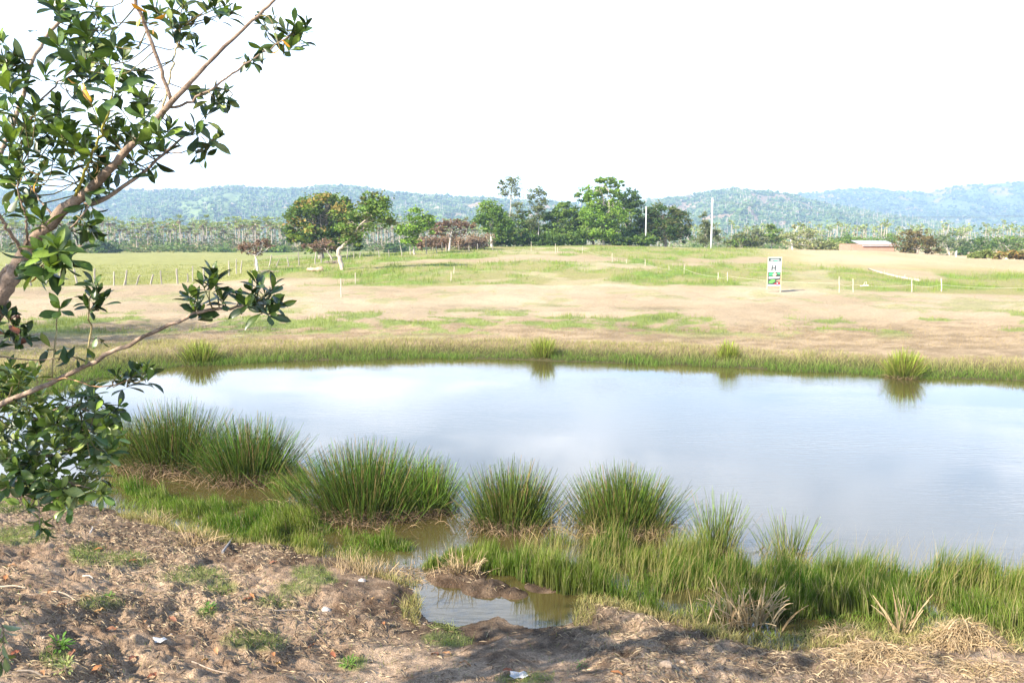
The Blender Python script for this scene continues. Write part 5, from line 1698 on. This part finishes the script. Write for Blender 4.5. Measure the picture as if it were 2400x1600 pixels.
# trunk from the ground (outside the frame) into the slanting limb
p_in = at(-40, 770, 4.7)
trunk_pts = [nb + np.array((0, 0, -0.3)), nb + np.array((0.05, 0, 0.6)), nb + np.array((0.35, 0.05, 1.35)), p_in, at(0, 694, 4.65), at(31, 645, 4.65), at(62, 588, 4.65), at(90, 553, 4.62),
             at(150, 490, 4.6), at(190, 462, 4.6), at(245, 410, 4.55), at(299, 350, 4.5), at(367, 282, 4.48), at(401, 240, 4.45), at(490, 146, 4.42), at(599, 41, 4.4), at(646, -2, 4.4), at(760, -110, 4.35)]
P = spline(trunk_pts, 90)
P[8:-2] += NT.normal(size=P[8:-2].shape) * 0.0022
wid = np.interp(np.linspace(0, 17, 90), np.arange(18), [0.15, 0.11, 0.075, 0.053, 0.050, 0.047, 0.042, 0.040, 0.034, 0.032, 0.026, 0.022, 0.020, 0.0175, 0.0115, 0.0093, 0.008, 0.006])
wid = 0.92 * wid * (1 + 0.05 * NT.normal(size=90))
link('trunk', Geo().add(*tube(P, wid, 10), np.array(PB)).mesh('trunk', M_BARK, nb, True), near)
BR.append(P[18:])
branch([(-60, 730, 4.9), (0, 652, 4.8), (48, 604, 4.68), (75, 572, 4.63)], 0.022, 0.02, PB)
branch([(198, 480, 4.58), (238, 469, 4.6), (306, 425, 4.65), (340, 401, 4.7), (391, 354, 4.75), (439, 313, 4.8)], 0.014, 0.006, DB)
branch([(391, 357, 4.75), (430, 357, 4.75), (476, 346, 4.78)], 0.004, 0.003, DB, 'twig', 10, 0.003, 5)
branch([(399, 252, 4.46), (452, 235, 4.5), (524, 187, 4.55), (595, 136, 4.6), (682, 80, 4.65)], 0.008, 0.004, DB)
branch([(401, 236, 4.45), (371, 146, 4.4), (340, 61, 4.35), (314, -8, 4.3), (300, -60, 4.3)], 0.011, 0.009, DB)
branch([(380, 262, 4.47), (400, 170, 4.6), (415, 109, 4.7), (424, 60, 4.75)], 0.007, 0.004, (0.36, 0.30, 0.18))
branch([(27, 303, 5.0), (68, 170, 5.05), (99, 102, 5.1), (143, 44, 5.15), (152, -20, 5.2)], 0.014, 0.009, (0.34, 0.26, 0.2))
branch([(-30, 420, 4.9), (10, 340, 5.0), (30, 298, 5.0)], 0.016, 0.014, (0.34, 0.26, 0.2))
branch([(60, 300, 5.0), (95, 238, 5.05), (153, 180, 5.1), (190, 150, 5.1)], 0.007, 0.004, DB)
branch([(177, 458, 4.5), (201, 398, 4.35), (221, 350, 4.25), (245, 296, 4.15), (263, 225, 4.05)], 0.008, 0.005, (0.36, 0.32, 0.07))
branch([(61, 574, 4.6), (63, 530, 4.5), (58, 500, 4.5), (46, 466, 4.5), (40, 400, 4.45)], 0.007, 0.004, DB)
branch([(52, 590, 4.6), (20, 543, 4.5), (0, 505, 4.45), (-30, 460, 4.4)], 0.010, 0.008, DB)
branch([(120, 500, 4.6), (95, 470, 4.8), (70, 435, 4.9), (50, 400, 5.0)], 0.006, 0.004, DB, n=12)
branch([(215, 470, 4.6), (190, 510, 4.5), (150, 550, 4.45), (120, 590, 4.3)], 0.005, 0.004, DB, n=12)
# lower long branch
branch([(-120, 1020, 5.2), (0, 950, 5.1), (41, 931, 5.05), (95, 907, 5.0), (153, 880, 4.95), (218, 849, 4.9), (306, 805, 4.85), (374, 771, 4.8), (445, 742, 4.75), (500, 724, 4.75), (548, 722, 4.75), (600, 705, 4.75)], 0.020, 0.007, (0.265, 0.195, 0.145), n=40)
branch([(122, 884, 4.96), (127, 830, 4.9), (133, 757, 4.9), (140, 720, 4.9)], 0.005, 0.004, (0.34, 0.30, 0.16), n=10)
branch([(204, 848, 4.9), (212, 774, 4.85), (206, 740, 4.8), (214, 690, 4.8)], 0.006, 0.004, (0.34, 0.28, 0.14), n=10)
branch([(110, 890, 4.97), (160, 888, 4.9), (238, 908, 4.8), (300, 890, 4.7)], 0.004, 0.003, (0.45, 0.26, 0.14), n=12)
branch([(-100, 1090, 5.6), (30, 1070, 5.5), (120, 1068, 5.4), (205, 1038, 5.3)], 0.008, 0.004, DB)
branch([(-100, 1130, 5.6), (0, 1128, 5.5), (136, 1127, 5.4), (210, 1143, 5.3)], 0.008, 0.004, DB)
branch([(-80, 1000, 5.8), (60, 990, 5.7), (160, 950, 5.6), (250, 985, 5.5)], 0.008, 0.004, DB)
branch([(205, 1040, 5.3), (215, 985, 5.2), (232, 940, 5.15)], 0.004, 0.003, DB, n=8)
branch([(88, 1130, 5.4), (90, 1200, 5.3), (96, 1240, 5.3)], 0.004, 0.003, DB, n=8)
branch([(-90, 1400, 5.0), (-30, 1420, 4.95), (2, 1460, 4.9), (8, 1500, 4.9), (10, 1540, 4.9)], 0.006, 0.003, DB, n=10)
branch([(-60, 830, 4.8), (10, 838, 4.8), (90, 843, 4.85), (170, 835, 4.85)], 0.005, 0.003, DB, n=10)
branch([(-60, 860, 4.8), (10, 800, 4.75), (30, 760, 4.7)], 0.006, 0.004, DB, n=8)
ALLB = np.concatenate(BR)

LEAFCOL = {'d': (0.024, 0.046, 0.011), 'm': (0.048, 0.090, 0.016), 'b': (0.125, 0.190, 0.030), 'y': (0.150, 0.185, 0.055), 'o': (0.55, 0.27, 0.03), 'r': (0.12, 0.05, 0.03)}  # leaf tones; dark and mid greens also lowered to stand for shaded leaves
LMESH = {}
for kcol, cc in LEAFCOL.items():
    LMESH[kcol] = []
    for q in range(5):
        V, F = leaf_shape(1.0, (0.40, 0.35, 0.45, 0.38, 0.42)[q], (0.10, 0.26, -0.06, 0.36, 0.16)[q], (0.16, 0.30, 0.08, 0.22, 0.12)[q])
        C = np.tile(np.array(cc) * (1, 0.85, 1.15, 0.75, 1.3)[q], (len(V), 1))
        C[1::3] *= np.array((1.35, 1.25, 1.3))
        LMESH[kcol].append((V, F, C, mesh('leaf', V, F, C, M_LEAF, True)))

LEAVES = []   # (pos, matrix, length, colour key, variant)


def rosette(px, py, d, n=9, L=0.115, kinds='dddmm', up=0.6, axis=None, spread=1.0):
    c = at(px, py, d)
    i = np.argmin(np.sum((ALLB - c) ** 2, 1))
    s = ALLB[i]
    dist = np.linalg.norm(c - s)
    out = (c - s) / (dist + 1e-6)
    if axis is None:
        axis = out * 0.55 + np.array((0, -0.25, up)) + NT.normal(size=3) * 0.22
    axis = axis / np.linalg.norm(axis)
    if 0.03 < dist < 0.5:
        m = (s + c) / 2 - axis * dist * 0.18 + NT.normal(size=3) * 0.02
        TW.add(*tube(spline([s, m, c], 6), np.linspace(0.0042, 0.0025, 6), 4, False), np.array((0.15, 0.125, 0.06)) * NT.uniform(0.7, 1.3))
    a0 = NT.uniform(0, 6.28)
    A = frame(axis, np.array((0.3, 0.9, 0.2)))
    for k in range(n):
        a = a0 + k * 2.4
        f = k / max(1, n - 1)
        open_ = (1.25 - 1.0 * f) * spread + NT.normal() * 0.12
        dv = A[:, 0] * math.cos(open_) + (A[:, 1] * math.cos(a) + A[:, 2] * math.sin(a)) * math.sin(open_)
        if open_ > 0.8:
            dv = dv + np.array((0, 0, -0.18))
        pos = c - axis * (1 - f) * 0.05
        ll = 1.12 * L * (1.0 - 0.35 * f) * NT.uniform(0.75, 1.2)
        kc = kinds[int(NT.integers(0, len(kinds)))]
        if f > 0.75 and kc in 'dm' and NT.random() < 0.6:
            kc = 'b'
        LEAVES.append((pos, frame(dv, axis + NT.normal(size=3) * 0.15), ll, kc, int(NT.integers(0, 5))))


TW = Geo()
for x, y in [(178, 195), (84, 428), (332, 40), (360, 62), (655, 112), (228, 385), (90, 640)]:
    rosette(x, y, 4.3, 2, 0.085, 'oo', up=-0.8)
UP = [(140, 20), (165, 45), (200, 15), (230, 30), (150, 6), (120, 5), (195, 70), (205, 95), (180, 110), (240, 70), (260, 55), (225, 110), (150, 95), (135, 105), (312, 95), (268, 110), (290, 135), (165, 140), (185, 145),
      (230, 140), (205, 165), (225, 190), (190, 180), (250, 160), (300, 195), (330, 225), (345, 245), (240, 280), (290, 300), (60, 190), (10, 135), (22, 160), (50, 250), (85, 250), (8, 255), (100, 270), (140, 250), (145, 295),
      (110, 310), (75, 320), (165, 310), (40, 370), (10, 385), (62, 350), (175, 340), (190, 360), (125, 370), (150, 395), (100, 395), (80, 420), (45, 420), (220, 400), (250, 385), (270, 340), (310, 370), (300, 400), (380, 345),
      (395, 305), (350, 300), (200, 330), (230, 360), (60, 290), (20, 300), (130, 330), (280, 250), (205, 250), (180, 220), (0, 90), (5, 200), (330, 270), (265, 300), (300, 330), (340, 345), (250, 430), (215, 430), (30, 440), (70, 460)]
for _ in range(6):
    q = UP[int(NT.integers(0, len(UP)))]
    UP.append((q[0] + NT.normal() * 22, q[1] + NT.normal() * 22))
for x, y in UP:
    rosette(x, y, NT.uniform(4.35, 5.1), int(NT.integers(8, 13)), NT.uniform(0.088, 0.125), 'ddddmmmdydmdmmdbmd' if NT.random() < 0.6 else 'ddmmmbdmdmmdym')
BRIGHT = [(265, 205, 4.0, 0.15), (20, 205, 4.3, 0.14), (25, 335, 4.3, 0.14), (330, 322, 4.3, 0.12), (366, 310, 4.35, 0.125), (175, 340, 4.35, 0.12), (40, 410, 4.4, 0.12), (97, 512, 4.35, 0.11), (240, 285, 4.2, 0.12), (200, 355, 4.25, 0.11),
          (140, 310, 4.4, 0.11), (100, 590, 4.15, 0.13), (135, 580, 4.1, 0.14), (160, 590, 4.2, 0.14), (80, 610, 4.2, 0.12), (120, 625, 4.15, 0.13)]
for x, y, d, L in BRIGHT:
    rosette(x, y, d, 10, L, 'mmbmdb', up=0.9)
for x, y in [(490, 18), (505, 12), (530, 10), (545, 25), (520, 35), (440, 25), (425, 60), (440, 90), (430, 8), (400, 15), (360, 15), (400, 50), (345, 48), (460, 110), (415, 85), (450, 60), (375, 35)]:
    rosette(x, y, NT.uniform(4.5, 4.9), 7, 0.09, 'ddymm')
for x, y in [(690, 52), (670, 75), (650, 95), (702, 92), (718, 62), (685, 110), (700, 75)]:
    rosette(x, y, NT.uniform(4.6, 4.75), 6, 0.10, 'dddmmdddmmddydddmmdmd')
for x, y in [(615, 58), (620, 42), (640, 45), (612, 118), (595, 150), (575, 145)]:
    rosette(x, y, NT.uniform(4.55, 4.7), 5, 0.085, 'ddmd', up=-0.2)
for x, y in [(500, 215), (520, 230), (515, 245), (470, 225), (452, 215), (535, 235)]:
    rosette(x, y, NT.uniform(4.5, 4.65), 6, 0.095, 'ddmdy', up=0.1)
for x, y in [(485, 268), (458, 298), (450, 312), (500, 325), (488, 338), (510, 322), (480, 345)]:
    rosette(x, y, NT.uniform(4.7, 4.85), 5, 0.11, 'dddmy', up=0.0)
for x, y in [(270, 405), (300, 398), (330, 395), (365, 395), (462, 372), (480, 375)]:
    rosette(x, y, NT.uniform(4.6, 4.75), 3, 0.10, 'dd', up=-0.9)
for x, y in [(215, 455), (240, 450), (185, 515), (210, 530), (180, 545), (225, 500), (45, 480), (18, 495), (62, 485), (215, 545), (200, 490)]:
    rosette(x, y, NT.uniform(4.45, 4.7), 6, 0.10, 'ddmm', up=0.1)
for x, y in [(60, 620), (95, 635), (150, 625), (125, 655), (75, 645)]:
    rosette(x, y, NT.uniform(4.15, 4.4), 5, 0.13, 'dmmdd', up=-0.4)
for x, y in [(214, 690), (232, 682), (200, 708), (240, 702), (216, 662), (222, 720)]:
    rosette(x, y, 4.8 + NT.normal() * 0.05, 7, 0.10, 'dddm', up=0.8)
rosette(140, 722, 4.9, 7, 0.12, 'bbmd', up=1.2)
for x, y in [(20, 745), (40, 762), (10, 782), (62, 790), (35, 800), (8, 730)]:
    rosette(x, y, NT.uniform(4.6, 4.8), 7, 0.10, 'ddddr')
for x, y in [(459, 699), (440, 690), (490, 668), (475, 668), (500, 640), (505, 655), (520, 700), (455, 725), (470, 735)]:
    rosette(x, y, NT.uniform(4.65, 4.8), 7, 0.115, 'ddddm', up=0.7)
for x, y in [(590, 680), (620, 690), (640, 675), (605, 725), (632, 735), (575, 715), (560, 700), (600, 655), (655, 715), (630, 705)]:
    rosette(x, y, NT.uniform(4.6, 4.8), 7, 0.115, 'ddddm', up=0.5)
for x, y in [(145, 825), (240, 800), (180, 842), (165, 825), (205, 835), (110, 820)]:
    rosette(x, y, NT.uniform(4.8, 4.95), 3, 0.10, 'dmy', up=-0.8)
for x, y in [(290, 893), (335, 876), (350, 886), (272, 880), (305, 888), (318, 868), (345, 868)]:
    rosette(x, y, NT.uniform(4.65, 4.8), 7, 0.105, 'dddm', up=0.5)
for x, y in [(218, 929), (235, 945), (272, 963), (282, 950), (258, 970), (225, 960)]:
    rosette(x, y, NT.uniform(4.9, 5.15), 6, 0.10, 'dddm', up=0.3)
LOW = [(20, 910), (40, 940), (60, 900), (70, 930), (150, 940), (180, 958), (130, 970), (100, 958), (60, 980), (30, 1000), (90, 1010), (140, 1010), (200, 1000), (230, 1012), (160, 1040), (110, 1050), (50, 1060), (20, 1080),
       (80, 1090), (130, 1090), (180, 1080), (210, 1120), (240, 1110), (160, 1130), (110, 1140), (60, 1120), (150, 1180), (170, 1190), (225, 1160), (200, 1090), (10, 1040), (100, 920), (170, 920), (190, 930), (245, 1040), (230, 1080),
       (120, 1000), (70, 1040), (40, 1110), (140, 1150), (190, 1150), (205, 1060), (15, 960), (250, 1000), (5, 1130), (80, 1180), (175, 1015), (0, 1010), (130, 1040), (215, 950), (10, 880), (30, 860)]
for _ in range(65):
    q = LOW[int(NT.integers(0, len(LOW)))]
    LOW.append((q[0] + NT.normal() * 20, q[1] + NT.normal() * 18))
for x, y in LOW:
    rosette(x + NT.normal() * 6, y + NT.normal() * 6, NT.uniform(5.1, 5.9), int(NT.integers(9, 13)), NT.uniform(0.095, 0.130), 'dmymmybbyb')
for x, y in [(98, 1240), (112, 1250), (92, 1225)]:
    rosette(x, y, 5.3, 5, 0.10, 'ymb', up=-0.9)
rosette(8, 1165, 5.4, 5, 0.10, 'mb')
# pale wilting shoot at the bottom left corner
for x, y in [(8, 1480), (6, 1510), (12, 1545), (0, 1560)]:
    rosette(x, y, 4.9, 4, 0.13, 'yyy', up=-1.2)

# upper and outer crown beyond the frame: the same tree goes on and shades the bank
for _ in range(150):
    p = nb + np.array((NT.uniform(-2.4, 1.3), NT.uniform(-3.2, 1.6), NT.uniform(2.2, 5.2)))
    q = proj(np.array([p[0]]), np.array([p[1]]), np.array([p[2]]))
    if p[1] > 0.4 and q[0][0] > -70 and -80 < q[1][0] < 1700:
        continue
    for k in range(8):
        dv = NT.normal(size=3)
        LEAVES.append((p + NT.normal(size=3) * 0.16, frame(dv, np.array((0, 0, 1.0))), NT.uniform(0.10, 0.14), 'd', int(NT.integers(0, 5))))
for k in range(9):
    e = nb + np.array((NT.uniform(-2.2, 0.8), NT.uniform(-3.0, 0.5), NT.uniform(2.6, 4.8)))
    s = nb + np.array((0.1, 0, 0.9))
    TW.add(*tube(spline([s, (s + e) / 2 + np.array((0, 0, -0.2)), e], 10), np.linspace(0.06, 0.012, 10), 6, False), np.array(PB))
link('twigs', TW.mesh('twigs', M_BARK, nb, True), near)['kind'] = 'stuff'

vis = []
for i, (p, M, L, kc, v) in enumerate(LEAVES):
    qx, qy = proj(np.array([p[0]]), np.array([p[1]]), np.array([p[2]]))
    if p[1] > 1 and -20 < qx[0] < 2400 and -20 < qy[0] < 1620:
        vis.append((L / p[1], i))
vis.sort(reverse=True)
single = set(i for _, i in vis[:300])
rest = Geo()
from mathutils import Matrix
for i, (p, M, L, kc, v) in enumerate(LEAVES):
    V, F, C, me = LMESH[kc][v]
    if i in single:
        o = link('leaf', me, near)
        mw = Matrix([list(M[0] * L) + [p[0] - nb[0]], list(M[1] * L) + [p[1] - nb[1]], list(M[2] * L) + [p[2] - nb[2]], [0, 0, 0, 1]])
        o.matrix_local = mw
    else:
        rest.add((V * L) @ M.T + p, F, C * NT.uniform(0.85, 1.15))
ro = link('foliage', rest.mesh('foliage', M_LEAF, nb, True), near)
ro['kind'] = 'stuff'

# ------------------------------------------------------------------ trees outside the frame whose shade falls into it
def shade_tree(label, x, y, h, cr, n, seed, low=0.45):
    r = np.random.default_rng(seed)
    b = np.array((x, y, gz(x, y)))
    root = empty('shade_tree', label, 'tree', b)
    t, g = Geo(), Geo()
    t.add(*tube(spline([b - np.array((0, 0, .3)), b + np.array((0.1, 0, h * 0.35)), b + np.array((0.2, 0.1, h * 0.7))], 10), np.linspace(0.2, 0.08, 10), 8), np.array(PB))
    for k in range(n):
        c = b + np.array((r.normal() * cr * 0.5, r.normal() * cr * 0.5, h * r.uniform(low, 1.0)))
        t.add(*tube(np.array((b + np.array((0.15, 0.05, h * 0.4)), c)), np.array((0.04, 0.008)), 4, False), np.array(PB))
        Q = c + r.normal(size=(40, 3)) * np.array((0.45, 0.45, 0.3))
        g.add(*leaf_cards(Q, 0.14, np.array((0.04, 0.085, 0.02)) * r.uniform(0.8, 1.2, (40, 1)), r))
    link('trunk', t.mesh('trunk', M_BARK, b, True), root)
    link('crown', g.mesh('crown', M_FOLIAGE, b), root)


shade_tree('leafy tree left of the camera whose shade streaks the near bank', -7.0, -0.5, 5.6, 2.8, 32, 5)
shade_tree('spreading tree on the left bank shading the bare far shore', -29, 26.5, 12.0, 5.5, 230, 7, 0.4)
